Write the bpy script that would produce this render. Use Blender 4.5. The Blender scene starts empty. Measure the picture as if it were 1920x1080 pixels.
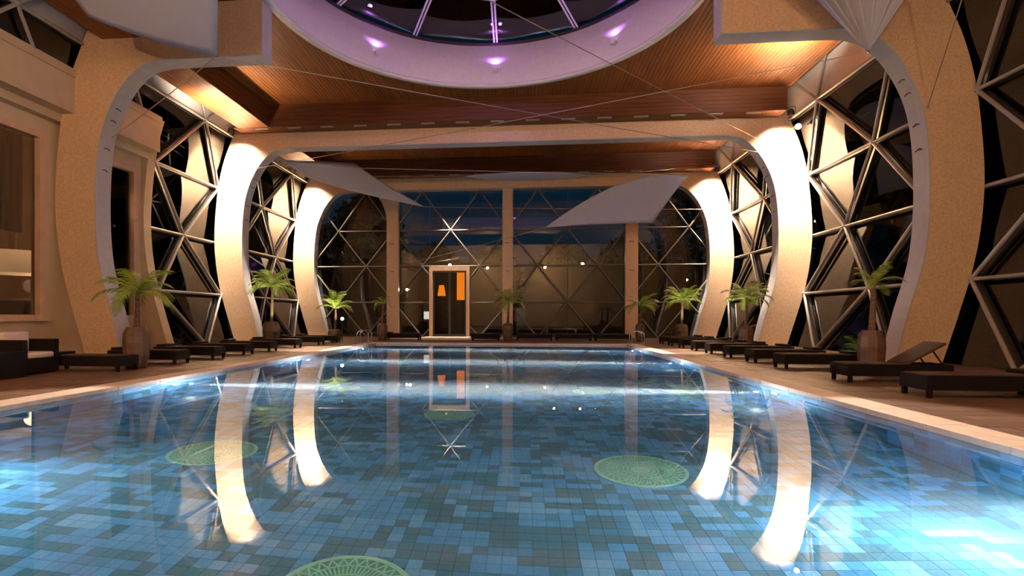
import bpy, bmesh, math, random
from mathutils import Vector, Matrix
C = bpy.context.scene.collection
S = bpy.context.scene
R = random.Random(7)
PI = math.pi

# ------------------------------------------------------------------ camera
cd = bpy.data.cameras.new('camera'); cam = bpy.data.objects.new('camera', cd); C.objects.link(cam)
cd.sensor_width = 36.0
cd.lens = 1014.52 * 36 / 1920
cd.shift_x = (960 - 889.99) / 1920
cd.shift_y = (598.155 - 540) / 1920
cd.clip_start = 0.05; cd.clip_end = 400
yaw, pitch, roll = 0.0944, -0.0032, 0.0016
cam.matrix_world = (Matrix.Translation((1.0287, 0, 1.0)) @ Matrix.Rotation(yaw, 4, 'Z')
                    @ Matrix.Rotation(PI/2 + pitch, 4, 'X') @ Matrix.Rotation(roll, 4, 'Z'))
S.camera = cam
# ------------------------------------------------------------------ view, world
S.view_settings.view_transform = 'Standard'; S.view_settings.look = 'None'
S.view_settings.exposure = 0.0; S.view_settings.gamma = 1; S.view_settings.use_curve_mapping = False
S.cycles.use_denoising = True
S.cycles.max_bounces = 8; S.cycles.volume_bounces = 0; S.cycles.transparent_max_bounces = 24; S.cycles.transmission_bounces = 8
S.cycles.glossy_bounces = 4; S.cycles.diffuse_bounces = 3
S.cycles.sample_clamp_indirect = 60.0; S.cycles.caustics_reflective = False; S.cycles.caustics_refractive = True
W = bpy.data.worlds.new('night_sky'); S.world = W; W.use_nodes = True
nt = W.node_tree; nt.nodes.clear()
o = nt.nodes.new('ShaderNodeOutputWorld'); bg = nt.nodes.new('ShaderNodeBackground')
tc = nt.nodes.new('ShaderNodeTexCoord'); sx = nt.nodes.new('ShaderNodeSeparateXYZ'); cr = nt.nodes.new('ShaderNodeValToRGB')
nt.links.new(tc.outputs['Generated'], sx.inputs[0]); nt.links.new(sx.outputs['Z'], cr.inputs[0])
cr.color_ramp.elements[0].position = 0.0; cr.color_ramp.elements[0].color = (0.012, 0.022, 0.032, 1)
cr.color_ramp.elements[1].position = 0.5; cr.color_ramp.elements[1].color = (0.0015, 0.004, 0.008, 1)
e = cr.color_ramp.elements.new(0.25); e.color = (0.005, 0.022, 0.045, 1)
nt.links.new(cr.outputs[0], bg.inputs[0]); bg.inputs[1].default_value = 1.0; nt.links.new(bg.outputs[0], o.inputs[0])

# ------------------------------------------------------------------ key numbers (1 unit = eye height above the deck)
A1, A2, A3 = 12.725, 19.81, 26.894      # front faces of the arches
AT = 0.49                               # arch thickness along the hall
BAY = A2 - A1
WL, FLO = -0.05, -1.2                   # water level, pool floor
PX, PY0, PY1 = 4.74, -1.0, 20.43        # pool half width and ends

# ------------------------------------------------------------------ lights
def look(o, tgt):
    d = Vector(tgt) - o.location
    o.rotation_euler = d.to_track_quat('-Z', 'Y').to_euler()
def light(name, kind, loc, power, col, tgt=None, size=0.05, cone=None, blend=0.6):
    l = bpy.data.lights.new(name, kind); l.energy = power; l.color = col
    if kind == 'SPOT':
        l.spot_size = math.radians(cone); l.spot_blend = blend; l.shadow_soft_size = size
    elif kind == 'POINT': l.shadow_soft_size = size
    else: l.size = size
    ob = bpy.data.objects.new(name, l); ob.location = loc; C.objects.link(ob)
    if tgt: look(ob, tgt)
    return ob
WARM = (1.0, 0.72, 0.47); HOT = (1.0, 0.83, 0.66); HALL = (1.0, 0.62, 0.36)
for A in (A2, A3):
    for s in (-1, 1):
        light('arch_spot', 'SPOT', (s*9.80, A-0.60, 7.66), 15000, HOT, (s*10.15, A+0.25, 6.0), 0.08, 66, 1.0)
        light('arch_wash', 'SPOT', (s*9.75, A-0.66, 7.72), 1100, HOT, (s*10.2, A+0.25, 4.6), 0.08, 135, 1.0)
for s in (-1, 1):
    light('ceiling_uplight', 'SPOT', (s*8.5, 15.6, 8.05), 1100, HOT, (s*8.3, 16.0, 8.9), 0.08, 160, 1.0)
    light('ceiling_uplight', 'SPOT', (s*8.5, 22.6, 8.05), 900, HOT, (s*8.4, 22.9, 8.9), 0.08, 160, 1.0)
    light('deck_downlight', 'SPOT', (s*6.0, 18.9, 7.9), 9000, HOT, (s*5.5, 16.6, 0), 0.05, 20, 0.25)
    light('deck_downlight', 'SPOT', (s*5.2, 12.4, 7.3), 5000, HOT, (s*5.05, 5.6, 0), 0.05, 16, 0.5)
light('ceiling_uplight', 'SPOT', (-9.0, 16.6, 7.0), 800, HOT, (-9.0, 16.9, 8.9), 0.08, 130, 1.0)
for x, y in ((-6.5, 1.5), (6.5, 1.5), (-3.0, -2.0), (3.0, -2.0)):
    light('hall_fill', 'POINT', (x, y, 6.2), 760, HALL, None, 0.12)  # unseen overhead fill, added to warm the nearest arch and the deck
for s in (-1, 1):
    for y in (3.6, 8.4, 13.2, 17.8):
        light('underwater_light', 'POINT', (s*(PX-0.30), y, -0.42), 22 if y > 5 else 75, (0.80, 0.94, 1.0) if y > 5 else (0.50, 0.82, 1.0), None, 0.03)
        light('underwater_beam', 'SPOT', (s*(PX-0.16), y, -0.52), 21000 if y > 5 else 750, (1.0, 1.0, 1.0) if y > 5 else (0.96, 0.97, 0.90), (s*(PX-(3 if y > 5 else 1.5)), y, -0.50 if y > 5 else -1.1), 0.03, 20 if y > 5 else 84, 1.0)
for k in range(8):
    a = PI/2 + k*PI/4
    light('skylight_uplight', 'SPOT', (5.05*math.cos(a), 12.97+5.05*math.sin(a), 9.46), 110, (0.55, 0.16, 1.0),
          (5.16*math.cos(a), 12.97+5.16*math.sin(a), 10.6), 0.03, 150, 1.0)
light('skylight_core_light', 'POINT', (0, 12.97, 9.9), 190, (0.80, 0.36, 1.0), None, 0.3)

for x, y, z, p in ((-7.35, 17.5, 0.5, 60), (-6.4, 21.1, 0.5, 50), (6.9, 21.5, 0.5, 45), (7.42, 17.7, 0.4, 30)):
    light('palm_fill_spot', 'SPOT', (x, y, z), p*4, (1.0, 0.95, 0.7), (x*1.05, y+0.45, 2.2), 0.04, 70, 0.8)  # fill spots added to brighten the palm fronds
# ------------------------------------------------------------------ materials
def mat(name, col, rough=0.6, metal=0.0, var=0.0, scale=3.0, stretch=(1, 1, 1), bump=0.0, spec=0.5, emis=None, estr=0.0):
    m = bpy.data.materials.new(name); m.use_nodes = True; n = m.node_tree.nodes; L = m.node_tree.links
    b = n['Principled BSDF']; b.inputs['Roughness'].default_value = rough; b.inputs['Metallic'].default_value = metal
    b.inputs['Specular IOR Level'].default_value = spec
    b.inputs['Base Color'].default_value = (*col, 1)
    if var or bump:
        t = n.new('ShaderNodeTexCoord'); mp = n.new('ShaderNodeMapping'); mp.inputs['Scale'].default_value = stretch
        nz = n.new('ShaderNodeTexNoise'); nz.inputs['Scale'].default_value = scale; nz.inputs['Detail'].default_value = 4
        L.new(t.outputs['Object'], mp.inputs[0]); L.new(mp.outputs[0], nz.inputs['Vector'])
        if var:
            r = n.new('ShaderNodeValToRGB')
            r.color_ramp.elements[0].position = 0.3; r.color_ramp.elements[1].position = 0.7
            r.color_ramp.elements[0].color = (*[c*(1-var) for c in col], 1)
            r.color_ramp.elements[1].color = (*[min(1, c*(1+var)) for c in col], 1)
            L.new(nz.outputs['Fac'], r.inputs[0]); L.new(r.outputs[0], b.inputs['Base Color'])
        if bump:
            bp = n.new('ShaderNodeBump'); bp.inputs['Strength'].default_value = bump; bp.inputs['Distance'].default_value = 0.02
            L.new(nz.outputs['Fac'], bp.inputs['Height']); L.new(bp.outputs[0], b.inputs['Normal'])
    if emis:
        b.inputs['Emission Color'].default_value = (*emis, 1); b.inputs['Emission Strength'].default_value = estr
    return m
def mosaic(name, a, c, size, grout, rough=0.35):
    m = bpy.data.materials.new(name); m.use_nodes = True; n = m.node_tree.nodes; L = m.node_tree.links
    b = n['Principled BSDF']; b.inputs['Roughness'].default_value = rough
    t = n.new('ShaderNodeTexCoord')
    v = n.new('ShaderNodeTexVoronoi'); v.inputs['Scale'].default_value = 1/size; v.inputs['Randomness'].default_value = 0
    v.distance = 'CHEBYCHEV'
    L.new(t.outputs['Object'], v.inputs['Vector'])
    s = n.new('ShaderNodeSeparateColor'); L.new(v.outputs['Color'], s.inputs[0])
    mx = n.new('ShaderNodeMix'); mx.data_type = 'RGBA'; mx.inputs[6].default_value = (*a, 1); mx.inputs[7].default_value = (*c, 1)
    L.new(s.outputs[0], mx.inputs[0])
    g = n.new('ShaderNodeMath'); g.operation = 'GREATER_THAN'; g.inputs[1].default_value = 0.455; L.new(v.outputs['Distance'], g.inputs[0])
    m2 = n.new('ShaderNodeMix'); m2.data_type = 'RGBA'; L.new(g.outputs[0], m2.inputs[0]); L.new(mx.outputs[2], m2.inputs[6]); m2.inputs[7].default_value = (*grout, 1)
    L.new(m2.outputs[2], b.inputs['Base Color'])
    bp = n.new('ShaderNodeBump'); bp.inputs['Strength'].default_value = 0.25; bp.inputs['Distance'].default_value = 0.01; bp.invert = True
    L.new(g.outputs[0], bp.inputs['Height']); L.new(bp.outputs[0], b.inputs['Normal'])
    return m
def glassmat(name, tint, ior):
    m = bpy.data.materials.new(name); m.use_nodes = True; n = m.node_tree.nodes; L = m.node_tree.links; n.clear()
    o = n.new('ShaderNodeOutputMaterial'); t = n.new('ShaderNodeBsdfTransparent'); t.inputs[0].default_value = (*tint, 1)
    g = n.new('ShaderNodeBsdfGlossy'); g.inputs['Roughness'].default_value = 0.0
    f = n.new('ShaderNodeFresnel'); f.inputs[0].default_value = ior
    mx = n.new('ShaderNodeMixShader'); L.new(f.outputs[0], mx.inputs[0]); L.new(t.outputs[0], mx.inputs[1]); L.new(g.outputs[0], mx.inputs[2])
    L.new(mx.outputs[0], o.inputs[0]); return m
def watermat():
    m = bpy.data.materials.new('pool_water'); m.use_nodes = True; n = m.node_tree.nodes; L = m.node_tree.links; n.clear()
    o = n.new('ShaderNodeOutputMaterial'); g = n.new('ShaderNodeBsdfGlass'); g.inputs['IOR'].default_value = 1.333
    g.inputs['Color'].default_value = (0.93, 0.985, 1.0, 1); g.inputs['Roughness'].default_value = 0.0
    t = n.new('ShaderNodeTexCoord'); nz = n.new('ShaderNodeTexNoise'); nz.inputs['Scale'].default_value = 1.6; nz.inputs['Detail'].default_value = 3
    bp = n.new('ShaderNodeBump'); bp.inputs['Strength'].default_value = 0.02; bp.inputs['Distance'].default_value = 0.015
    L.new(t.outputs['Object'], nz.inputs['Vector']); L.new(nz.outputs['Fac'], bp.inputs['Height']); L.new(bp.outputs[0], g.inputs['Normal'])
    L.new(g.outputs[0], o.inputs[0])
    vs = n.new('ShaderNodeVolumeScatter'); vs.inputs['Color'].default_value = (0.75, 0.93, 1.0, 1); vs.inputs['Density'].default_value = 0.09; vs.inputs['Anisotropy'].default_value = 0.0
    L.new(vs.outputs[0], o.inputs['Volume']); return m
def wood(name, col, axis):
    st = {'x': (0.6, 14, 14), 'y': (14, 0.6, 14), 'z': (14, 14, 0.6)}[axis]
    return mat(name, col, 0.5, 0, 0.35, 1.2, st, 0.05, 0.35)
M = dict(
    mosaic=mosaic('cream_mosaic', (0.64, 0.43, 0.26), (0.78, 0.55, 0.36), 0.04, (0.56, 0.40, 0.26)),
    soffit=mat('grey_plaster', (0.50, 0.47, 0.45), 0.7, 0, 0.06, 6, bump=0.05),
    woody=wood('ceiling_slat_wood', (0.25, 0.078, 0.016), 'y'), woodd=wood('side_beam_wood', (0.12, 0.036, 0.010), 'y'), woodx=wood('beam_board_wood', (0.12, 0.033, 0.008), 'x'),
    dark=mat('dark_backing', (0.03, 0.012, 0.006), 0.8),
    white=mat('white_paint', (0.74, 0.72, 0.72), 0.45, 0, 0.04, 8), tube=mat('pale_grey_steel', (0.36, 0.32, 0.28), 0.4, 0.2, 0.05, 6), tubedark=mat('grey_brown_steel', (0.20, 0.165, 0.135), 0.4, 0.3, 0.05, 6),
    frame=mat('dark_bronze_frame', (0.05, 0.042, 0.038), 0.4, 0.5, 0.1, 5),
    cove=mat('pale_cove_panel', (0.50, 0.44, 0.40), 0.5, 0, 0.05, 3),
    glass=glassmat('glazing', (0.72, 0.76, 0.76), 1.85), wglass=glassmat('window_glazing', (0.86, 0.84, 0.80), 1.35),
    water=watermat(),
    deck=mat('deck_paver', (0.14, 0.072, 0.044), 0.45, 0, 0.25, 5, (1, 1, 1), 0.1), deck2=mat('deck_paver_light', (0.17, 0.092, 0.058), 0.45, 0, 0.25, 5, (1, 1, 1), 0.1),
    joint=mat('joint_bed', (0.07, 0.045, 0.03), 0.9), coping=mat('pale_coping_stone', (0.66, 0.53, 0.44), 0.5, 0, 0.1, 7, (1, 1, 1), 0.05),
    rattan=mat('dark_rattan', (0.006, 0.003, 0.0025), 0.6, 0, 0.6, 60, (1, 1, 2), 0.5, 0.2), mesh=mat('brown_sling', (0.07, 0.040, 0.028), 0.8, 0, 0.25, 70, (1, 1, 1), 0.3, 0.2),
    cushion=mat('cream_cushion', (0.66, 0.50, 0.42), 0.8, 0, 0.06, 9, (1, 1, 1), 0.1),
    pot=mat('brown_clay', (0.115, 0.06, 0.032), 0.5, 0, 0.3, 6, (1, 1, 1), 0.1), soil=mat('soil', (0.02, 0.013, 0.008), 0.9),
    trunk=mat('palm_trunk', (0.12, 0.065, 0.03), 0.8, 0, 0.4, 14, (1, 1, 3), 0.5),
    leaf=mat('palm_leaf', (0.24, 0.31, 0.028), 0.45, 0, 0.3, 3), leafdark=mat('shrub_leaf', (0.07, 0.10, 0.025), 0.55, 0, 0.4, 3),
    sail=mat('white_sail_cloth', (0.46, 0.46, 0.54), 0.8, 0, 0.03, 4), cable=mat('steel_cable', (0.45, 0.36, 0.30), 0.4, 0.5),
    chrome=mat('polished_steel', (0.7, 0.68, 0.65), 0.15, 1.0), plaster=mat('cream_plaster', (0.56, 0.43, 0.27), 0.7, 0, 0.06, 3, (1, 1, 1), 0.05),
    pinkwood=mat('pale_window_trim', (0.58, 0.38, 0.24), 0.5, 0, 0.1, 4), lampglow=mat('lamp_glow', (1, 1, 1), 0.5, emis=(1.0, 0.9, 0.75), estr=18),
    gardenglow=mat('garden_lamp_glow', (1, 1, 1), 0.5, emis=(1.0, 0.88, 0.62), estr=9), panelglow=mat('orange_lit_panel', (1, .4, .02), 0.5, emis=(1.0, 0.25, 0.005), estr=1.0),
    whiteglow=mat('white_lit_lantern', (1, 1, 1), 0.5, emis=(1.0, 0.9, 0.75), estr=1.3), poolglow=mat('underwater_lens', (1, 1, 1), 0.5, emis=(0.8, 0.95, 1.0), estr=14),
    purpleglow=mat('purple_lamp_lens', (1, 1, 1), 0.5, emis=(0.75, 0.4, 1.0), estr=12), ground=mat('dark_ground', (0.03, 0.028, 0.018), 0.9, 0, 0.4, 1),
    garden=mat('garden_wall_render', (0.10, 0.08, 0.058), 0.8, 0, 0.15, 2), interior=mat('lounge_wall', (0.30, 0.20, 0.12), 0.7, 0, 0.1, 2),
    shade=mat('cream_lamp_shade', (0.75, 0.62, 0.45), 0.7, emis=(1.0, 0.62, 0.33), estr=0.28), curtain=mat('brown_curtain', (0.22, 0.13, 0.07), 0.8, 0, 0.25, 2, (8, 8, 0.3), 0.4),
    warmwindow=mat('warm_lit_window', (1, .7, .4), 0.5, emis=(1.0, 0.55, 0.22), estr=0.55), bezel=mat('lamp_housing', (0.05, 0.045, 0.04), 0.4, 0.6),
    sofa=mat('dark_sofa', (0.035, 0.02, 0.014), 0.8, 0, 0.2, 5),
)
def tilemat(name, col):
    return mat(name, col, 0.25, 0, 0.16, 3.0, (40, 2, 2))
TILES = [tilemat('tile_sky_blue', (0.09, 0.36, 0.72)), tilemat('tile_mid_blue', (0.07, 0.32, 0.64)), tilemat('tile_pale_blue', (0.14, 0.42, 0.72)),
         tilemat('tile_teal', (0.035, 0.19, 0.30)), tilemat('tile_slate', (0.055, 0.17, 0.25)), tilemat('tile_deep_blue', (0.05, 0.25, 0.48))]
M['meda'] = mat('green_mosaic', (0.10, 0.42, 0.33), 0.3, 0, 0.15, 9); M['medb'] = mat('pale_green_mosaic', (0.34, 0.72, 0.56), 0.3, 0, 0.12, 9)

# ------------------------------------------------------------------ mesh helpers
def link(name, me, m, parent=None, smooth=False):
    ob = bpy.data.objects.new(name, me)
    for k in (m if isinstance(m, (list, tuple)) else [m]):
        if k and len(me.materials) < (len(m) if isinstance(m, (list, tuple)) else 1): me.materials.append(k)
    if smooth:
        for p in me.polygons: p.use_smooth = True
    C.objects.link(ob)
    if parent: ob.parent = parent
    return ob
def obj(name, bm, m, parent=None, smooth=False, kind=None):
    me = bpy.data.meshes.new(name); bmesh.ops.recalc_face_normals(bm, faces=bm.faces); bm.to_mesh(me); bm.free()
    ob = link(name, me, m, parent, smooth)
    if kind: ob['kind'] = kind
    return ob
def B(): return bmesh.new()
def box(bm, a, b, mi=0, bev=0):
    x0, y0, z0 = a; x1, y1, z1 = b
    v = [bm.verts.new(p) for p in ((x0,y0,z0),(x1,y0,z0),(x1,y1,z0),(x0,y1,z0),(x0,y0,z1),(x1,y0,z1),(x1,y1,z1),(x0,y1,z1))]
    fs = []
    for q in ((0,3,2,1),(4,5,6,7),(0,1,5,4),(1,2,6,5),(2,3,7,6),(3,0,4,7)):
        f = bm.faces.new([v[i] for i in q]); f.material_index = mi; fs.append(f)
    if bev:
        ed = {e for f in fs for e in f.edges}
        bmesh.ops.bevel(bm, geom=list(ed), offset=bev, segments=2, affect='EDGES', profile=0.5)
    return v
def tube(bm, pts, r, n=8, cap=True):
    pts = [Vector(p) for p in pts]; rings = []
    rs = r if isinstance(r, (list, tuple)) else [r]*len(pts)
    up = None
    for i, p in enumerate(pts):
        d = (pts[min(i+1, len(pts)-1)] - pts[max(i-1, 0)]).normalized()
        if up is None:
            up = Vector((0, 0, 1)) if abs(d.z) < 0.9 else Vector((1, 0, 0))
        a = d.cross(up).normalized(); b = a.cross(d).normalized(); up = b
        rings.append([bm.verts.new(p + (a*math.cos(2*PI*k/n) + b*math.sin(2*PI*k/n))*rs[i]) for k in range(n)])
    for i in range(len(rings)-1):
        for k in range(n):
            bm.faces.new((rings[i][k], rings[i][(k+1) % n], rings[i+1][(k+1) % n], rings[i+1][k]))
    if cap:
        bm.faces.new(rings[0]); bm.faces.new(rings[-1][::-1])
def lathe(bm, prof, n=24, c=(0, 0), rot=0, cap=True):
    rings = []
    for r_, z in prof:
        rings.append([bm.verts.new((c[0]+r_*math.cos(rot+2*PI*k/n), c[1]+r_*math.sin(rot+2*PI*k/n), z)) for k in range(n)])
    for i in range(len(rings)-1):
        for k in range(n): bm.faces.new((rings[i][k], rings[i][(k+1) % n], rings[i+1][(k+1) % n], rings[i+1][k]))
    if cap:
        bm.faces.new(rings[0]); bm.faces.new(rings[-1])
def prism(bm, poly, d, mi=0):
    """closed slab: polygon (3D points) pushed along vector d"""
    a = [bm.verts.new(Vector(p)) for p in poly]; b = [bm.verts.new(Vector(p)+Vector(d)) for p in poly]
    f = bm.faces.new(a); f.material_index = mi; f = bm.faces.new(b[::-1]); f.material_index = mi
    n = len(a)
    for i in range(n):
        f = bm.faces.new((a[i], b[i], b[(i+1) % n], a[(i+1) % n])); f.material_index = mi
def empty(name, loc=(0, 0, 0), rz=0):
    o = bpy.data.objects.new(name, None); C.objects.link(o); o.location = loc; o.rotation_euler = (0, 0, rz); o.empty_display_size = 0.2
    return o
def tag(o, label, cat, group=None):
    o['label'] = label; o['category'] = cat
    if group: o['group'] = group
    return o
def struct(o): o['kind'] = 'structure'; return o
def dup(root, loc, rz=0, label=None):
    r = root.copy(); C.objects.link(r); r.location = loc; r.rotation_euler = (0, 0, rz)
    if label: r['label'] = label
    for ch in list(root.children):
        c = ch.copy(); C.objects.link(c); c.parent = r
        for g in ch.children:
            d = g.copy(); C.objects.link(d); d.parent = c
    return r

def interp(tab, z):
    if z >= tab[0][1]: return tab[0][0]
    for (xa, za), (xb, zb) in zip(tab, tab[1:]):
        if z >= zb:
            t = (za - z)/(za - zb); return xa + (xb - xa)*t
    return tab[-1][0]
def smooth_curve(P, n):
    """Catmull-Rom through 2D points"""
    out = []
    for i in range(len(P)-1):
        p0 = P[max(i-1, 0)]; p1 = P[i]; p2 = P[i+1]; p3 = P[min(i+2, len(P)-1)]
        for k in range(n):
            t = k/n
            out.append(tuple(0.5*((2*p1[j]) + (-p0[j]+p2[j])*t + (2*p0[j]-5*p1[j]+4*p2[j]-p3[j])*t*t + (-p0[j]+3*p1[j]-3*p2[j]+p3[j])*t**3) for j in (0, 1)))
    out.append(P[-1]); return out
OUTER = [(10.0, 8.32), (10.24, 7.75), (10.52, 7.02), (10.74, 6.1), (10.87, 5.0), (10.92, 4.0), (10.86, 3.05), (10.70, 2.1), (10.42, 1.1), (10.08, 0.0)]
INNER = [(7.95, 7.42), (8.50, 7.33), (8.92, 7.03), (9.25, 6.60), (9.53, 6.05), (9.71, 5.40), (9.80, 4.5), (9.81, 3.4), (9.74, 2.5), (9.60, 1.85), (9.38, 1.1), (9.12, 0.0)]
OC = smooth_curve(OUTER, 4); IC = smooth_curve(INNER, 4)
def xo(z): return interp(OC, z)

# ------------------------------------------------------------------ floor: deck with pavers
fl = struct(empty('floor'))
bm = B(); HX = 11.6
for a, b in (((-HX, -5, -0.5), (-PX-0.02, A3+1.2, -0.03)), ((PX+0.02, -5, -0.5), (HX, A3+1.2, -0.03)), ((-PX-0.02, PY1+0.02, -0.5), (PX+0.02, A3+1.2, -0.03)), ((-PX-0.02, -5, -0.5), (PX+0.02, PY0, -0.03))):
    box(bm, a, b)
obj('joint_bed', bm, M['joint'], fl)
CW = 0.40                                # coping width
pav = []
pw, pl = 0.30, 0.60
def pavers(x0, x1, y0, y1):
    j = 0; y = y0
    while y < y1-0.02:
        x = x0 - (pl/2 if j % 2 else 0)
        while x < x1-0.01:
            a = max(x, x0); b = min(x+pl, x1)
            if b-a > 0.05: pav.append((a+0.004, y+0.004, b-0.004, min(y+pw, y1)-0.004))
            x += pl
        y += pw; j += 1
pavers(PX+CW, HX, 3.0, A3+0.3); pavers(-HX, -PX-CW, 3.0, A3+0.3); pavers(-PX-CW, PX+CW, PY1+CW, A3+0.3)
def score(p):
    cx, cy = (p[0]+p[2])/2, (p[1]+p[3])/2
    inside = abs((cx-1.03)/max(cy, 0.1) + 0.0) < 1.02 and cy > 4.2 and abs(cx) < 7.0
    return (0 if inside else 1, cy)
pav.sort(key=score)
pm = {}
for i, p in enumerate(pav[:290]):
    w = round(p[2]-p[0], 3); h = round(p[3]-p[1], 3); mi = R.random() < 0.5; key = (w, h, mi)
    if key not in pm:
        bm = B(); box(bm, (0, 0, -0.04), (w, h, 0.0)); me = bpy.data.meshes.new('paver'); bmesh.ops.recalc_face_normals(bm, faces=bm.faces); bm.to_mesh(me); bm.free()
        me.materials.append(M['deck2'] if mi else M['deck']); pm[key] = me
    o = bpy.data.objects.new('paver', pm[key]); C.objects.link(o); o.parent = fl; o.location = (p[0], p[1], R.uniform(-0.002, 0.001))
bm = B()
for p in pav[290:]: box(bm, (p[0], p[1], -0.04), (p[2], p[3], R.uniform(-0.002, 0.001)), R.random() < 0.5)
obj('distant_pavers', bm, [M['deck'], M['deck2']], fl, kind='stuff')

# ------------------------------------------------------------------ swimming pool
pool = tag(empty('swimming_pool', (0, 0, 0)), 'long blue mosaic swimming pool of still water with pale stone edge', 'pool')
bm = B()
box(bm, (-PX-0.3, PY0-0.3, FLO-0.4), (PX+0.3, PY1+0.3, FLO-0.03))
box(bm, (-PX-0.02-0.28, PY0-0.3, FLO-0.03), (-PX-0.02, PY1+0.3, -0.05)); box(bm, (PX+0.02, PY0-0.3, FLO-0.03), (PX+0.3, PY1+0.3, -0.05))
box(bm, (-PX-0.02, PY1+0.02, FLO-0.03), (PX+0.02, PY1+0.3, -0.05)); box(bm, (-PX-0.02, PY0-0.3, FLO-0.03), (PX+0.02, PY0-0.02, -0.05))
obj('basin', bm, mat('pool_grout', (0.08, 0.28, 0.46), 0.7), pool)
# floor tiles: runs of one colour, one to three tiles long
T = 0.098
NX = int(2*PX/T); NY = int((PY1-1.8)/T)
X0 = -NX*T/2; Y0 = 1.8
col = [[None]*NX for _ in range(NY)]
rt = random.Random(3)
for j in range(NY):
    for i in range(NX):
        if col[j][i] is None:
            c = rt.choices(range(6), (24, 18, 8, 20, 20, 10))[0]
            w, h = rt.choice(((1, 1), (1, 1), (1, 1), (2, 1), (2, 1), (1, 1), (3, 1), (2, 2), (1, 2)))
            for a in range(j, min(NY, j+h)):
                for b in range(i, min(NX, i+w)):
                    if col[a][b] is None: col[a][b] = c
MED = [(0.0, 2.95), (-2.03, 5.05), (2.06, 5.0), (0.03, 7.05), (-2.1, 9.0), (2.1, 9.05), (0.03, 11.1), (-2.15, 13.3), (2.15, 13.35), (0.0, 15.4), (-2.15, 17.4), (2.15, 17.4)]
tl = []
for j in range(NY):
    for i in range(NX):
        x, y = X0+(i+.5)*T, Y0+(j+.5)*T
        if any((x-a)**2+(y-b)**2 < (0.37 if b < 6 else 0.30 if b < 8 else 0.27 if b < 10 else 0.24)**2 for a, b in MED): continue
        tl.append((x, y, col[j][i]))
tl.sort(key=lambda t: (0 if (t[1] > 2.75 and abs(t[0]-(1.03-0.09*t[1])) < 0.9*(t[1]-0.6)*0.95) else 1, t[1]))
tme = []
for k in range(6):
    bm = B(); box(bm, (-T/2+0.0016, -T/2+0.0016, -0.02), (T/2-0.0016, T/2-0.0016, 0)); me = bpy.data.meshes.new('tile'); bmesh.ops.recalc_face_normals(bm, faces=bm.faces); bm.to_mesh(me); bm.free(); me.materials.append(TILES[k]); tme.append(me)
for x, y, c in tl[:280]:
    o = bpy.data.objects.new('tile', tme[c]); C.objects.link(o); o.parent = pool; o.location = (x, y, FLO)
V = []; F = []; MI = []
def tbox(a, b, mi, skip=None):
    n = len(V); x0, y0, z0 = a; x1, y1, z1 = b
    V.extend(((x0,y0,z0),(x1,y0,z0),(x1,y1,z0),(x0,y1,z0),(x0,y0,z1),(x1,y0,z1),(x1,y1,z1),(x0,y1,z1)))
    for q in ((4,5,6,7),(0,1,5,4),(1,2,6,5),(2,3,7,6),(3,0,4,7),(0,3,2,1)): F.append([n+i for i in q]); MI.append(mi)
def flush(name, mats, parent, kind='stuff'):
    global V, F, MI
    me = bpy.data.meshes.new(name); me.from_pydata(V, [], F); me.polygons.foreach_set('material_index', MI); V, F, MI = [], [], []
    for m in mats: me.materials.append(m)
    o = link(name, me, None, parent); o['kind'] = kind; return o
g = 0.0016
for x, y, c in tl[280:]: tbox((x-T/2+g, y-T/2+g, FLO-0.02), (x+T/2-g, y+T/2-g, FLO), c)
flush('floor_tiles', TILES, pool)
# wall tiles (larger pieces)
q = 0.19; nrow = 6
for s in (-1, 1):
    y = 1.2
    while y < PY1:
        for k in range(nrow):
            z = FLO + k*q; x = s*PX
            tbox((min(x, x+s*0.02), y+g, z+g), (max(x, x+s*0.02), min(y+q, PY1)-g, min(z+q, -0.055)-g), rt.choices(range(6), (16, 26, 6, 20, 10, 22))[0])
        y += q
x = -PX
while x < PX:
    for k in range(nrow):
        z = FLO + k*q
        tbox((x+g, PY1, z+g), (min(x+q, PX)-g, PY1+0.02, min(z+q, -0.055)-g), rt.choices(range(6), (14, 22, 4, 22, 16, 22))[0])
    x += q
flush('wall_tiles', TILES, pool)
# coping stones
def stones(fixed0, fixed1, s0, s1, along):
    n = max(1, round((s1-s0)/0.9)); st = (s1-s0)/n
    for k in range(n):
        a, b = s0+k*st+0.003, s0+(k+1)*st-0.003
        bm = B()
        if along == 'y': box(bm, (fixed0, a, -0.05), (fixed1, b, 0.012), bev=0.006)
        else: box(bm, (a, fixed0, -0.05), (b, fixed1, 0.012), bev=0.006)
        obj('coping_stone', bm, M['coping'], pool)
stones(PX-0.0, PX+CW, 1.0, PY1, 'y'); stones(-PX-CW, -PX+0.0, 1.0, PY1, 'y'); stones(PY1, PY1+CW, -PX-CW, PX+CW, 'x')
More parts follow.
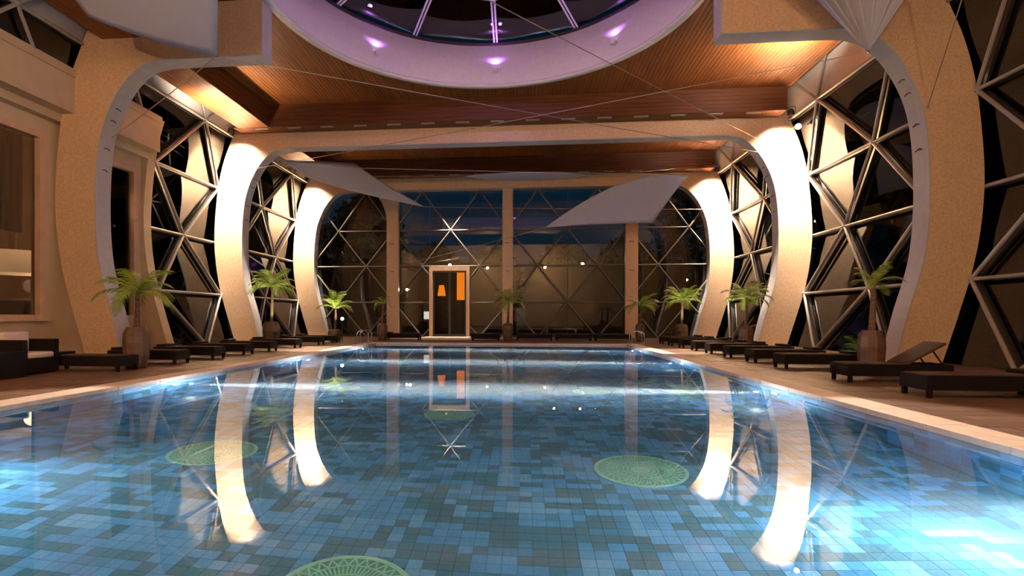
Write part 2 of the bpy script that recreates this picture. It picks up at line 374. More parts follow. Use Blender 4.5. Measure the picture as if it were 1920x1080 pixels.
# medallions
def medallion(x, y):
    rs = 0.41/0.42 if y < 6 else 0.80 if y < 8 else 0.72 if y < 10 else 0.64
    base = B(); lathe(base, [(0.40, FLO-0.02), (0.40, FLO+0.001)], 48, (x, y)); o = obj('medallion', base, M['meda'], pool)
    r = B()
    for r0, r1 in ((0.0, 0.09), (0.15, 0.165), (0.205, 0.22), (0.30, 0.312), (0.385, 0.42)):
        pr = [(r0 + 1e-4, FLO), (r0+1e-4, FLO+0.006), (r1, FLO+0.006), (r1, FLO)]; lathe(r, pr, 48, (x, y), cap=False)
    obj('lace_ring', r, M['medb'], o)
    r = B()
    for k in range(64):
        a = 2*PI*k/64
        for (ra, rb, w) in ((0.225, 0.298, 0.0055),):
            ca, sa = math.cos(a), math.sin(a)
            pts = [(x+ra*ca-w*sa, y+ra*sa+w*ca, FLO), (x+rb*ca-w*sa, y+rb*sa+w*ca, FLO), (x+rb*ca+w*sa, y+rb*sa-w*ca, FLO), (x+ra*ca+w*sa, y+ra*sa-w*ca, FLO)]
            prism(r, pts, (0, 0, 0.006))
    for k in range(32):
        a = 2*PI*k/32; b = a+PI/32; c_ = a-PI/32
        for e_ in (b, c_):
            p, q_ = Vector((x+0.312*math.cos(a), y+0.312*math.sin(a), FLO)), Vector((x+0.388*math.cos(e_), y+0.388*math.sin(e_), FLO))
            d = (q_-p).normalized(); n_ = Vector((-d.y, d.x, 0))*0.006
            prism(r, [p-n_, q_-n_, q_+n_, p+n_], (0, 0, 0.006))
    for k in range(20):
        a = 2*PI*k/20; cx_, cy_ = x+0.12*math.cos(a), y+0.12*math.sin(a); lathe(r, [(0.018, FLO), (0.018, FLO+0.006)], 6, (cx_, cy_))
        cx_, cy_ = x+0.185*math.cos(a), y+0.185*math.sin(a); lathe(r, [(0.014, FLO), (0.014, FLO+0.006)], 6, (cx_, cy_))
    sp = obj('lace_spokes', r, M['medb'], o, kind='stuff')
    for ob_ in [o, sp] + [c for c in o.children if c != sp]:
        for v_ in ob_.data.vertices: v_.co.x = x+(v_.co.x-x)*rs; v_.co.y = y+(v_.co.y-y)*rs
for p in MED: medallion(*p)
# water
bm = B(); box(bm, (-PX-0.01, PY0-0.01, FLO-0.012), (PX+0.01, PY1+0.01, WL))
wt = obj('water', bm, M['water'], pool)
# underwater lamps
for s in (-1, 1):
    for y in (3.6, 8.4, 13.2, 17.8):
        bm = B(); lathe(bm, [(0.13, 0), (0.13, 0.03), (0.10, 0.045)], 20); o = obj('underwater_lamp', bm, M['chrome'], pool)
        o.location = (s*PX, y, -0.55); o.rotation_euler = (0, -s*PI/2, 0)
        bm = B(); lathe(bm, [(0.095, 0.046), (0.06, 0.055)], 20); l = obj('lens', bm, M['poolglow'], o)

# ------------------------------------------------------------------ mosaic arches
def arch(A, cut, label):
    t = tag(empty('arch', (0, A, 0)), label, 'arch', )
    ztop = 8.32
    for s in (-1, 1):
        outer = [(s*x, z) for x, z in OC]; inner = [(s*x, z) for x, z in IC]
        xe = s*(cut if cut else 0.0)
        bm = B()
        # leg: ladder between outer and inner curve resampled
        n = 44
        def samp(tab, k):
            L_ = [0]
            for a, b in zip(tab, tab[1:]): L_.append(L_[-1]+math.dist(a, b))
            q_ = k/n*L_[-1]
            for i in range(len(tab)-1):
                if q_ <= L_[i+1]+1e-9:
                    u = (q_-L_[i])/(L_[i+1]-L_[i]); return (tab[i][0]+(tab[i+1][0]-tab[i][0])*u, tab[i][1]+(tab[i+1][1]-tab[i][1])*u)
            return tab[-1]
        po = [samp(outer, k) for k in range(n+1)]; pi_ = [samp(inner, k) for k in range(n+1)]
        top = [(xe, ztop), (pi_[0][0]*0.5+xe*0.5, ztop), (pi_[0][0], ztop)] + po
        bot = [(xe, 7.42), (pi_[0][0]*0.5+xe*0.5, 7.42), (pi_[0][0], 7.42)] + pi_
        rows = []
        for (a, b) in zip(top, bot):
            rows.append([bm.verts.new((a[0], 0, a[1])), bm.verts.new((b[0], 0, b[1])), bm.verts.new((a[0], AT, a[1])), bm.verts.new((b[0], AT, b[1]))])
        for r0, r1 in zip(rows, rows[1:]):
            try:
                bm.faces.new((r0[0], r1[0], r1[1], r0[1])); bm.faces.new((r0[2], r0[3], r1[3], r1[2])); bm.faces.new((r0[0], r0[2], r1[2], r1[0]))
            except ValueError: pass
        bm.faces.new((rows[-1][0], rows[-1][2], rows[-1][3], rows[-1][1]))
        bmesh.ops.remove_doubles(bm, verts=bm.verts, dist=1e-4)
        obj('mosaic_cladding', bm, M['mosaic'], t)
        bm = B(); bb = [b for i, b in enumerate(bot) if i == 0 or math.dist(b, bot[i-1]) > 1e-3]; secs = []
        for i, b in enumerate(bb):
            a_, c_ = bb[max(i-1, 0)], bb[min(i+1, len(bb)-1)]; dx, dz = c_[0]-a_[0], c_[1]-a_[1]; L_ = math.hypot(dx, dz)
            nx, nz = -dz/L_*s*0.02, dx/L_*s*0.02      # towards the opening is the opposite side
            secs.append([bm.verts.new(p) for p in ((b[0]-nx*0.5, -0.004, b[1]-nz*0.5), (b[0]-nx*0.5, AT+0.004, b[1]-nz*0.5), (b[0]+nx, AT+0.004, b[1]+nz), (b[0]+nx, -0.004, b[1]+nz))])
        for u_, w_ in zip(secs, secs[1:]):
            for k in range(4): bm.faces.new((u_[k], u_[(k+1) % 4], w_[(k+1) % 4], w_[k]))
        bm.faces.new(secs[0]); bm.faces.new(secs[-1][::-1])
        obj('soffit', bm, M['soffit'], t)
        if cut:
            bm = B(); box(bm, (xe-s*0.01, -0.004, 7.42), (xe+s*0.03, AT+0.004, 8.78)); obj('end_cap', bm, M['soffit'], t)
        if cut:
            bm = B(); xa_, xb_ = sorted((xe, s*8.9)); box(bm, (xa_, 0, ztop), (xb_, AT, 8.79)); obj('upstand', bm, M['mosaic'], t)
        # small cable hooks on the soffit
        for z in (6.3, 6.0, 5.3, 4.75):
            x = s*interp(IC, z); bm = B(); tube(bm, [(x, AT*0.35, z), (x-s*0.05, AT*0.42, z+0.015), (x-s*0.06, AT*0.62, z-0.02)], 0.012, 6); obj('cable_hook', bm, M['frame'], t)
    return t
arch(A1, 5.42, 'nearest cream mosaic arch, its top beam broken by the round skylight')
arch(A2, None, 'second cream mosaic arch, strongly floodlit at both shoulders, halfway down the pool')
arch(A3, None, 'farthest cream mosaic arch, floodlit, framing the glass end wall')

# ------------------------------------------------------------------ ceiling
ce = struct(empty('ceiling'))
SC = (0.0, 12.97); RO, RI = 5.42, 5.22
SX = 9.95
bm = B(); bk = B()
pitchx = 0.124
n = int(2*SX/pitchx)
for i in range(n):
    x0 = -SX + i*pitchx; x1 = x0+0.112; xm = (x0+x1)/2
    for ya, yb in ((4.0, A1), (A1+AT, A2-0.66), (A2+AT, A3-0.66)):
        segs = [(ya, yb)]
        if abs(xm) < RO-0.06:
            h = math.sqrt((RO-0.06)**2-xm*xm); a, b = SC[1]-h, SC[1]+h
            segs = [(p, q_) for p, q_ in ((ya, min(yb, a)), (max(ya, b), yb)) if q_-p > 0.02]
        for p, q_ in segs:
            box(bm, (x0, p, 8.80), (x1, q_, 8.825)); box(bk, (x0-0.006, p, 8.83), (x1+0.006, q_, 8.86))
obj('wood_slats', bm, M['woody'], ce, kind='stuff'); obj('backing_board', bk, M['dark'], ce)
# transverse box beams in front of arches 2 and 3, built of boards
def beam(A, label):
    t = tag(empty('wooden_beam', (0, A-0.66, 8.0)), label, 'beam')
    nb = 6; h = 0.8/nb
    for k in range(nb):
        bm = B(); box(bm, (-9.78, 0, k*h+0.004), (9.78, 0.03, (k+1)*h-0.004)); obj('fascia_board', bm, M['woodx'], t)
    for k in range(5):
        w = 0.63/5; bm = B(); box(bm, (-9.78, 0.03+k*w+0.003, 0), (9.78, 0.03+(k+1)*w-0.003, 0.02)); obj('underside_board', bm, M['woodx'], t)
    bm = B(); box(bm, (-9.77, 0.035, 0.022), (9.77, 0.65, 0.79)); obj('core', bm, M['dark'], t)
    for k in range(-7, 8):
        bm = B(); box(bm, (k*1.25-0.24, 0.08, -0.03), (k*1.25+0.24, 0.18, 0.0)); obj('light_trough', bm, M['tube'], t)
beam(A2, 'wide boarded wooden beam across the ceiling before the second arch')
beam(A3, 'boarded wooden beam across the ceiling before the farthest arch')
for nme, ya, yb in (('near', 4.0, A1), ('mid', A1+AT, A2-0.66), ('far', A2+AT, A3-0.66)):
    t = tag(empty('side_beam', (-9.0, ya, 8.0)), {'near': 'dark wooden side beam left of the ceiling, nearest the camera', 'mid': 'dark wooden side beam along the left ceiling edge beside the skylight', 'far': 'dark wooden side beam along the left ceiling edge between second and third arch'}[nme], 'beam')
    L_ = yb-ya
    for k in range(5):
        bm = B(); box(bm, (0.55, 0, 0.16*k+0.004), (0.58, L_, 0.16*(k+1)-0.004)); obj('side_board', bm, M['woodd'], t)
    for k in range(8):
        bm = B(); box(bm, (-0.62+k*0.147, 0, 0), (-0.62+k*0.147+0.14, L_, 0.02)); obj('underside_board', bm, M['woody'], t)
    bm = B(); box(bm, (-0.6, 0, 0.022), (0.548, L_, 0.79)); obj('core', bm, M['dark'], t)
# roof slab over everything so no sky leaks (round hole at the skylight)
bm = B(); pr = []
for k in range(64):
    a = 2*PI*k/64; pr.append((RO*math.cos(a)*1.0, SC[1]+RO*math.sin(a)))
vi = [bm.verts.new((x, y, 9.0)) for x, y in pr]; vo = []
for x, y in pr:
    dx, dy = x-SC[0], y-SC[1]; t = min((SX+0.1)/abs(dx) if abs(dx) > 1e-6 else 1e9, (SC[1]-3.9 if dy < 0 else 14.4)/abs(dy) if abs(dy) > 1e-6 else 1e9); vo.append(bm.verts.new((SC[0]+dx*t, SC[1]+dy*t, 9.0)))
for k in range(64): bm.faces.new((vi[k], vi[(k+1) % 64], vo[(k+1) % 64], vo[k]))
bmesh.ops.solidify(bm, geom=bm.faces, thickness=0.08); obj('roof_slab', bm, M['dark'], ce)

# ------------------------------------------------------------------ skylight
sk = tag(empty('skylight', (0, 12.97, 8.7)), 'large round skylight drum in the ceiling lit purple, with spoked glass dome', 'skylight')
bm = B(); lathe(bm, [(RI, 0.14), (RI, 1.5), (RO, 1.5), (RO, 0.06), (RI-0.02, 0.06), (RI-0.02, 0.14), (RI, 0.14)], 96, cap=False); obj('drum', bm, M['white'], sk, True)
bm = B(); lathe(bm, [(RI-0.05, 1.42), (RI-0.05, 1.50), (RI+0.02, 1.50), (RI+0.02, 1.42), (RI-0.05, 1.42)], 96, cap=False); obj('top_rail', bm, M['frame'], sk)
for k in range(12):
    a = PI/2+k*PI/6; ca, sa = math.cos(a), math.sin(a)
    bm = B()
    for w in (-0.05, 0.05):
        tube(bm, [(RI*ca-w*sa, RI*sa+w*ca, 1.52), (3.6*ca-w*sa, 3.6*sa+w*ca, 2.02), (0.5*ca-w*sa, 0.5*sa+w*ca, 2.5)], 0.03, 6)
    obj('spoke', bm, M['white'], sk)
    b = a+PI/6
    bm = B(); tube(bm, [(3.6*ca, 3.6*sa, 2.02), (3.6*math.cos(b), 3.6*math.sin(b), 2.02)], 0.035, 6); obj('ring_bar', bm, M['white'], sk)
    bm = B(); prism(bm, [(RI*ca, RI*sa, 1.56), (RI*math.cos(b), RI*math.sin(b), 1.56), (3.6*math.cos(b), 3.6*math.sin(b), 2.06), (3.6*ca, 3.6*sa, 2.06)], (0, 0, 0.02)); obj('pane', bm, M['glass'], sk)
    bm = B(); prism(bm, [(3.6*ca, 3.6*sa, 2.06), (3.6*math.cos(b), 3.6*math.sin(b), 2.06), (0.5*math.cos(b), 0.5*math.sin(b), 2.54), (0.5*ca, 0.5*sa, 2.54)], (0, 0, 0.02)); obj('pane', bm, M['glass'], sk)
bm = B(); lathe(bm, [(0.5, 2.42), (0.5, 2.56), (0.42, 2.6)], 24); obj('hub', bm, M['white'], sk)
for k in range(8):
    a = PI/2+k*PI/4
    bm = B(); lathe(bm, [(0.07, -0.12), (0.08, 0.0), (0.06, 0.02)], 12); o = obj('uplight', bm, M['white'], sk); o.location = (5.10*math.cos(a), 5.10*math.sin(a), 0.62)
    bm = B(); lathe(bm, [(0.055, 0.021), (0.04, 0.026)], 12); obj('lens', bm, M['purpleglow'], o)

# ------------------------------------------------------------------ side glazing walls
ROWS = [(9.7, 9.70), (10.157, 7.905), (10.755, 5.95), (10.985, 3.875), (10.656, 1.846), (10.10, -0.02)]
def node(s, r, k):
    """row r, half-step index k: Y = A2 - k*BAY/4... rows 0,2,4 share phase"""
    x, z = ROWS[r]
    return Vector((s*x, A2 + k*BAY/4, z))
def sidewall(s, name, kmin, kmax):
    w = struct(empty(name))
    tb = lambda nm, a, b, r_: None
    nodes = {}
    for r in range(6):
        ph = 0 if r % 2 == 0 else 1
        for k in range(kmin, kmax+1):
            if (k-ph) % 2 == 0: nodes[(r, k)] = node(s, r, k)
    def clipped(p, q_):
        # the building stands where the left wall is nearer than 16.27: glazing only above its cornice
        if s > 0: return (p, q_)
        if p.y > q_.y: p, q_ = q_, p
        if p.y < 16.2:
            m_ = p + (q_-p)*(max(0.0, min(1.0, (16.2-p.y)/max(1e-6, q_.y-p.y))))      # part nearer than the rib
            hi = max(p.z, m_.z)
            if hi <= 7.3:                                   # hidden by the building: keep only what is beyond the rib
                return (m_, q_) if q_.y > 16.4 else None
            if min(p.z, m_.z) < 7.22 and q_.y <= 16.3:
                if p.z < q_.z: p, q_ = q_, p
                q_ = p + (q_-p)*((p.z-7.22)/(p.z-q_.z))
        return (p, q_)
    for (r, k), p in nodes.items():
        outs = []
        if (r, k+2) in nodes and r not in (0, 5): outs.append(nodes[(r, k+2)])
        for dk in (-1, 1):
            if (r+1, k+dk) in nodes: outs.append(nodes[(r+1, k+dk)])
        for q_ in outs:
            c_ = clipped(p, q_)
            if not c_: continue
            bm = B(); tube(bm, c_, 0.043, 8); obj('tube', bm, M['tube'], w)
            off = Vector((s*0.10, 0, 0.0)); a, b = c_[0]+off, c_[1]+off
            d = (b-a).normalized(); n_ = d.cross(Vector((s, 0, 0.0))).normalized()*0.045
            bm = B(); prism(bm, [a-n_, b-n_, b+n_, a+n_], (s*0.07, 0, 0)); obj('glazing_bar', bm, M['frame'], w)
        if clipped(p, p+Vector((0, 0, 1e-3))) and 0 < r < 5 and not (s < 0 and p.y < 16.2 and p.z < 7.3):
            bm = B(); bmesh.ops.create_icosphere(bm, subdivisions=2, radius=0.07, matrix=Matrix.Translation(p)); obj('node', bm, M['tube'], w)
    for r in range(5):
        ph = 0 if r % 2 == 0 else 1
        for k in range(kmin, kmax+1):
            tris = []
            if (r, k) in nodes:
                if (r+1, k-1) in nodes and (r+1, k+1) in nodes: tris.append((nodes[(r, k)], nodes[(r+1, k-1)], nodes[(r+1, k+1)]))
                if (r, k+2) in nodes and (r+1, k+1) in nodes: tris.append((nodes[(r, k)], nodes[(r+1, k+1)], nodes[(r, k+2)]))
            for t0 in tris:
              if True:
                t = t0
                def clip(P, f):
                    out = []
                    for i_ in range(len(P)):
                        a, b = P[i_], P[(i_+1) % len(P)]; fa, fb = f(a), f(b)
                        if fa >= 0: out.append(a)
                        if (fa >= 0) != (fb >= 0): out.append(a+(b-a)*(fa/(fa-fb)))
                    return out
                polys = [list(t)]
                if s < 0 and min(v.y for v in t) < 16.2 and r > 0:
                    polys = [clip(list(t), lambda v: v.y-16.2), clip(clip(list(t), lambda v: 16.2-v.y), lambda v: v.z-7.2)]
              for t in polys:
                if len(t) < 3: continue
                off = Vector((s*0.17, 0, 0))
                if r == 0:
                    bm = B(); prism(bm, [v+off*0.5 for v in t], (s*0.03, 0, 0)); obj('cove_panel', bm, M['cove'], w)
                else:
                    bm = B(); prism(bm, [v+off for v in t], (s*0.012, 0, 0)); obj('pane', bm, M['glass'], w)
    return w
sidewall(1, 'wall_right', -10, 5); sidewall(-1, 'wall_left', -10, 5)

# ------------------------------------------------------------------ end wall (glass) with columns and door
ew = struct(empty('wall_far'))
EY = 27.25; EZ = [7.42, 5.42, 3.6, 1.75, 0.0]
def enode(r, k): return Vector((0.15 + k*2.93/2, EY, EZ[r]))
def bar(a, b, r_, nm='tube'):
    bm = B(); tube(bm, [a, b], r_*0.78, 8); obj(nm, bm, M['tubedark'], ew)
COLS = [(-6.02, -5.42), (-0.14, 0.38), (5.86, 6.46)]
DX0, DX1, DZ = -3.86, -1.80, 3.55
def seg_out(a, b):
    """clip the segment against the door rectangle"""
    segs = []; n_ = 60; cur = None
    for i in range(n_+1):
        p = a+(b-a)*(i/n_); ins = DX0-0.02 < p.x < DX1+0.02 and p.z < DZ-0.02
        if not ins:
            if cur is None: cur = [p, p]
            cur[1] = p
        elif cur is not None: segs.append(cur); cur = None
    if cur: segs.append(cur)
    return [s_ for s_ in segs if (s_[0]-s_[1]).length > 0.1]
for r in range(5):
    ph = 1 if r % 2 == 0 else 0
    for k in range(-7, 8):
        if (k-ph) % 2: continue
        p = enode(r, k)
        if r in (1, 2, 3):
            q_ = enode(r, k+2)
            for s_ in seg_out(p, q_):
                if abs(s_[0].x) < 10.9 and abs(s_[1].x) < 11.5: bar(s_[0], s_[1], 0.045)
        if r < 4:
            for dk in (-1, 1):
                q_ = enode(r+1, k+dk)
                if abs(q_.x) > 11 or abs(p.x) > 11: continue
                for s_ in seg_out(p, q_): bar(s_[0], s_[1], 0.05)
        if 0 < r < 4 and abs(p.x) < 10.8 and not (DX0 < p.x < DX1 and p.z < DZ):
            bm = B(); bmesh.ops.create_icosphere(bm, subdivisions=2, radius=0.065, matrix=Matrix.Translation(p)); obj('node', bm, M['tubedark'], ew)
# panes of the end wall
xs = [-10.9, -8.0, -5.72, DX0, DX1, 0.12, 3.1, 6.16, 8.6, 10.9]; zs = [0.0, 1.75, 3.6, 5.42, 7.5]
for xa, xb in zip(xs, xs[1:]):
    for za, zb in zip(zs, zs[1:]):
        if xa == DX0 and zb <= 3.65: continue
        bm = B(); box(bm, (xa+0.015, EY+0.12, za+0.012), (xb-0.015, EY+0.132, zb-0.012)); obj('pane', bm, M['glass'], ew)
for xa in xs[1:-1]:
    if xa in (DX0, DX1): continue
bm = B(); box(bm, (-11, EY-0.06, 7.42), (11, EY+0.2, 8.4)); obj('head_beam', bm, M['frame'], ew)
bm = B(); box(bm, (-11, EY+0.02, -0.03), (DX0, EY+0.2, 0.09)); box(bm, (DX1, EY+0.02, -0.03), (11, EY+0.2, 0.09)); obj('sill', bm, M['frame'], ew)
for i, (xa, xb) in enumerate(COLS):
    t = tag(empty('column', ((xa+xb)/2, A3+0.06, 0)), ('cream mosaic column left of the glass door', 'cream mosaic column in the middle of the glass end wall', 'cream mosaic column on the right of the glass end wall, under the large sail')[i], 'column')
    w = (xb-xa)/2
    bm = B(); box(bm, (-w, 0, 0), (w, 0.3, 7.42)); obj('shaft', bm, M['mosaic'], t)
    for z in (3.3, 4.7):
        bm = B(); tube(bm, [(-w*0.4, -0.001, z), (-w*0.4, -0.05, z+0.02), (w*0.3, -0.06, z)], 0.014, 6); obj('cable_hook', bm, M['frame'], t)
    if i != 1:
        s = -1 if i == 0 else 1        # curved bracket on the outer side
        bm = B()
        arc = [(s*(w + 1.1*(1-math.sin(a))), 0.02, 7.42 - 1.7*(1-math.cos(a))) for a in [k/12*PI/2 for k in range(13)]]
        poly = [(s*w, 0.02, 7.42)] + arc
        prism(bm, poly, (0, 0.26, 0)); obj('curved_bracket', bm, M['mosaic'], t)
# door
d = struct(empty('door_1', (0, 0, 0)))
bm = B()
box(bm, (DX0, EY-0.14, 0), (DX0+0.17, EY+0.12, DZ)); box(bm, (DX1-0.17, EY-0.14, 0), (DX1, EY+0.12, DZ)); box(bm, (DX0+0.17, EY-0.14, DZ-0.2), (DX1-0.17, EY+0.12, DZ)); obj('door_frame', bm, M['pinkwood'], d)
for s_, xa, xb in ((0, DX0+0.19, -2.84), (1, -2.82, DX1-0.19)):
    bm = B(); a, b, za, zb = xa, xb, 0.02, DZ-0.22; t_ = 0.05
    box(bm, (a, EY-0.02, za), (a+t_, EY+0.03, zb)); box(bm, (b-t_, EY-0.02, za), (b, EY+0.03, zb)); box(bm, (a+t_, EY-0.02, za), (b-t_, EY+0.03, za+0.12)); box(bm, (a+t_, EY-0.02, zb-0.06), (b-t_, EY+0.03, zb))
    lf = obj('door_leaf', bm, M['frame'], d)
    bm = B(); box(bm, (a+t_, EY, za+0.12), (b-t_, EY+0.012, zb-0.06)); obj('pane', bm, M['wglass'], lf)
    hx = b-0.10 if s_ == 0 else a+0.10
    bm = B(); tube(bm, [(hx, EY-0.02, 1.0), (hx, EY-0.09, 1.0), (hx, EY-0.09, 1.55), (hx, EY-0.02, 1.55)], 0.016, 8); obj('handle', bm, M['chrome'], lf)
th = tag(empty('door_mat', (-2.83, 26.2, 0)), 'pale door mat on the deck in front of the glass door', 'mat')
bm = B(); box(bm, (-1.15, -0.7, 0.0), (1.15, 0.7, 0.03), bev=0.01); obj('pile', bm, M['coping'], th)

# ------------------------------------------------------------------ building wall on the left with windows
wb = struct(empty('wall_left_building'))
def wallpiece(nm, a, b, m='plaster'):
    bm = B(); box(bm, a, b); return obj(nm, bm, M[m], wb)
WX = -11.0; YE = 16.27
wins = [(8.9, 12.5), (13.55, 15.75)]
Z0, Z1 = 0.95, 5.6
wallpiece('lower_wall', (WX-0.25, -5, 0), (WX, YE, Z0)); wallpiece('upper_wall', (WX-0.25, -5, Z1), (WX, YE, 6.4))
ys = [-5] + [v for w in wins for v in w] + [YE]
for i in range(0, len(ys), 2): wallpiece('pier', (WX-0.25, ys[i], Z0), (WX, ys[i+1], Z1))
wallpiece('cornice', (WX-0.25, -5, 6.15), (-10.38, YE-0.32, 7.05)); wallpiece('cornice_cap', (WX-0.25, -5, 7.05), (-10.33, YE-0.28, 7.25)); wallpiece('frieze', (WX-0.02, -5, 5.95), (-10.75, YE-0.32, 6.15))
# curved end rib
bm = B(); prof = [p for p in OC if 0 <= p[1] <= 7.3]
loop = [(-p[0], YE-0.34, p[1]) for p in prof]; loop += [(-11.35, YE-0.34, 0), (-11.35, YE-0.34, prof[0][1])]
prism(bm, loop, (0, 0.34, 0)); obj('end_rib', bm, M['plaster'], wb)
for i, (ya, yb) in enumerate(wins):
    w = struct(empty('window_%d' % (i+1)))
    bm = B(); t_ = 0.16
    box(bm, (WX-0.2, ya, Z0), (WX+0.03, ya+t_, Z1)); box(bm, (WX-0.2, yb-t_, Z0), (WX+0.03, yb, Z1)); box(bm, (WX-0.2, ya+t_, Z1-t_), (WX+0.03, yb-t_, Z1)); box(bm, (WX-0.2, ya+t_, Z0), (WX+0.03, yb-t_, Z0+t_*0.6)); obj('window_frame', bm, M['pinkwood'], w)
    bm = B(); box(bm, (WX-0.12, ya+t_, Z0+t_*0.6), (WX-0.108, yb-t_, Z1-t_)); obj('pane', bm, M['wglass'], w)
    bm = B(); box(bm, (WX-0.02, ya-0.1, Z0-0.06), (WX+0.10, yb+0.1, Z0)); obj('window_sill', bm, M['pinkwood'], w)
# lounge behind the windows
lw = struct(empty('wall_lounge'))
for a, b in (((-16.2, 4, 0), (-16, YE+0.5, 7)), ((-16, YE+0.1, 0), (-11.3, YE+0.3, 7)), ((-16, 4, -0.1), (-11.3, YE+0.3, 0)), ((-16, 4, 6.6), (-11.3, YE+0.3, 6.8)), ((-16, 3.8, 0), (-11.3, 4, 7))):
    bm = B(); box(bm, a, b); obj('lounge_panel', bm, M['interior'], lw)
light('lounge_light', 'POINT', (-13.6, 12.5, 5.4), 70, HALL, None, 0.2)
light('lounge_light', 'POINT', (-13.4, 14.6, 1.9), 12, HALL, None, 0.2)
light('lounge_light', 'POINT', (-12.2, 14.4, 4.4), 60, HALL, None, 0.08)  # added fill, brightens the lounge end wall behind the second window
t = tag(empty('pendant_lamp', (-13.3, 14.0, 2.2)), 'large cream drum pendant lamp seen through the left window', 'lamp')
bm = B(); lathe(bm, [(0.8, 0.0), (0.8, 0.62), (0.78, 0.62), (0.78, 0.0), (0.8, 0.0)], 32, cap=False); obj('drum_shade', bm, M['shade'], t, True)
bm = B(); tube(bm, [(0, 0, 0.3), (0, 0, 4.3)], 0.012, 6); obj('suspension_rod', bm, M['chrome'], t)
bm = B(); box(bm, (-0.78, -0.015, 0.3), (0.78, 0.015, 0.33)); obj('spreader_bar', bm, M['chrome'], t)
t = tag(empty('lounge_window', (-15.9, 13.0, 2.7)), 'pair of warm lit panes on the far side of the lounge', 'window')
for k, dy in enumerate((0, 1.05)):
    bm = B(); box(bm, (0, dy, 0), (0.05, dy+0.85, 0.95)); obj('pane', bm, M['warmwindow'], t)
bm = B(); box(bm, (-0.05, -0.1, -0.1), (0.0, 2.0, 1.05)); obj('window_frame', bm, M['frame'], t)
t = tag(empty('sofa', (-13.0, 13.2, 0.9)), 'dark sofa in the lounge behind the left window', 'sofa')
bm = B(); box(bm, (-0.5, -1.6, -0.9), (0.5, 1.6, 0.12), bev=0.08); obj('seat', bm, M['sofa'], t)
bm = B(); box(bm, (-0.6, -1.6, 0.0), (-0.3, 1.6, 0.62), bev=0.08); obj('backrest', bm, M['sofa'], t)
t = tag(empty('curtain', (-11.6, 11.0, 3.1)), 'brown gathered curtain high behind the left window', 'curtain')
bm = B(); prev = None
for k in range(61):
    y = -1.4+k*0.048; x = 0.06*math.sin(k*1.3); w = [bm.verts.new((x, y, 0.0)), bm.verts.new((x, y, 2.45))]
    if prev: bm.faces.new((prev[0], prev[1], w[1], w[0]))
    prev = w
bmesh.ops.solidify(bm, geom=bm.faces, thickness=0.01); obj('cloth', bm, M['curtain'], t, True)
# wall behind the camera
wbk = struct(empty('wall_back'))
bm = B(); box(bm, (-12, -5.3, 0), (12, -5, 9)); obj('back_panel', bm, M['plaster'], wbk)

# ------------------------------------------------------------------ sails
def sail(label, grid_fn, nu, nv, where):
    t = tag(empty('shade_sail', where), label, 'sail')
    bm = B(); g_ = [[bm.verts.new(Vector(grid_fn(i/nu, j/nv))-Vector(where)) for j in range(nv+1)] for i in range(nu+1)]
    for i in range(nu):
        for j in range(nv): bm.faces.new((g_[i][j], g_[i+1][j], g_[i+1][j+1], g_[i][j+1]))
    bmesh.ops.remove_doubles(bm, verts=bm.verts, dist=1e-4)
    bmesh.ops.solidify(bm, geom=bm.faces, thickness=0.012); obj('cloth', bm, M['sail'], t, True)
    return t
def coons(c0, c1, d0, d1):
    def f(u, v):
        a = c0(u)*(1-v)+c1(u)*v; b = d0(v)*(1-u)+d1(v)*u
        c_ = c0(0)*(1-u)*(1-v)+c0(1)*u*(1-v)+c1(0)*(1-u)*v+c1(1)*u*v
        return a+b-c_
    return f
def quad(*P):
    P = [Vector(p) for p in P]
    def f(t):
        if len(P) == 2: return P[0]+(P[1]-P[0])*t
        return P[0]*(1-t)**2+P[1]*2*t*(1-t)+P[2]*t*t
    return f
# S1 upper left
T1 = (-5.91, 11.6, 6.87)
s1 = sail('pale triangular shade sail hanging at the upper left before the nearest arch',
     coons(quad(T1, (-7.3, 11.2, 7.05), (-8.34, 10.8, 7.45)), quad((-4.1, 8.5, 7.28+0.9), (-6, 8.6, 8.3), (-7.9, 8.6, 8.2)), quad(T1, (-4.9, 10, 7.4), (-4.1, 8.5, 8.18)), quad((-8.34, 10.8, 7.45), (-8.3, 9.8, 7.9), (-7.9, 8.6, 8.2))), 16, 16, T1)
# S2 upper right: a gathered cone of cloth
T2 = Vector((8.23, 12.2, 6.63)); A_, B_ = Vector((6.55, 11.6, 8.1)), Vector((8.75, 11.0, 7.95))
def cone(u, v):
    top = A_+(B_-A_)*u; p = T2+(top-T2)*v
    return p+Vector((0, 0.34*v*abs(math.sin(u*PI*6)), 0.0))+Vector((0, 0.5, 0))*math.sin(PI*u)*v*0.6
sail('pleated white shade sail gathered to a point at the upper right', cone, 72, 10, tuple(T2))
# S3 far left
P3 = [(-3.68, 25.0, 6.16), (-9.0, 21.6, 7.5), (-6.57, 23.5, 7.86)]
sail('pale twisted shade sail hanging beyond the left shoulder of the second arch',
     coons(quad(P3[1], (-7.9, 22.2, 7.62), P3[2]), quad((-8.1, 22.2, 6.85), (-6.1, 24.0, 6.45), P3[0]), quad(P3[1], (-8.5, 21.9, 7.1), (-8.1, 22.2, 6.85)), quad(P3[2], (-5.8, 24.1, 7.25), P3[0])), 20, 10, P3[0])
# S4 right
P4 = [(1.89, 24.8, 5.08), (7.41, 22.0, 6.62), (6.45, 23.8, 5.05)]
sail('broad pale shade sail at the right in front of the glass end wall',
     coons(quad(P4[0], (5.4, 23.7, 7.55), P4[1]), quad(P4[0], (4.3, 24.5, 5.2), P4[2]), quad(P4[0], P4[0]), quad(P4[1], (6.85, 23.0, 5.9), P4[2])), 22, 14, P4[0])
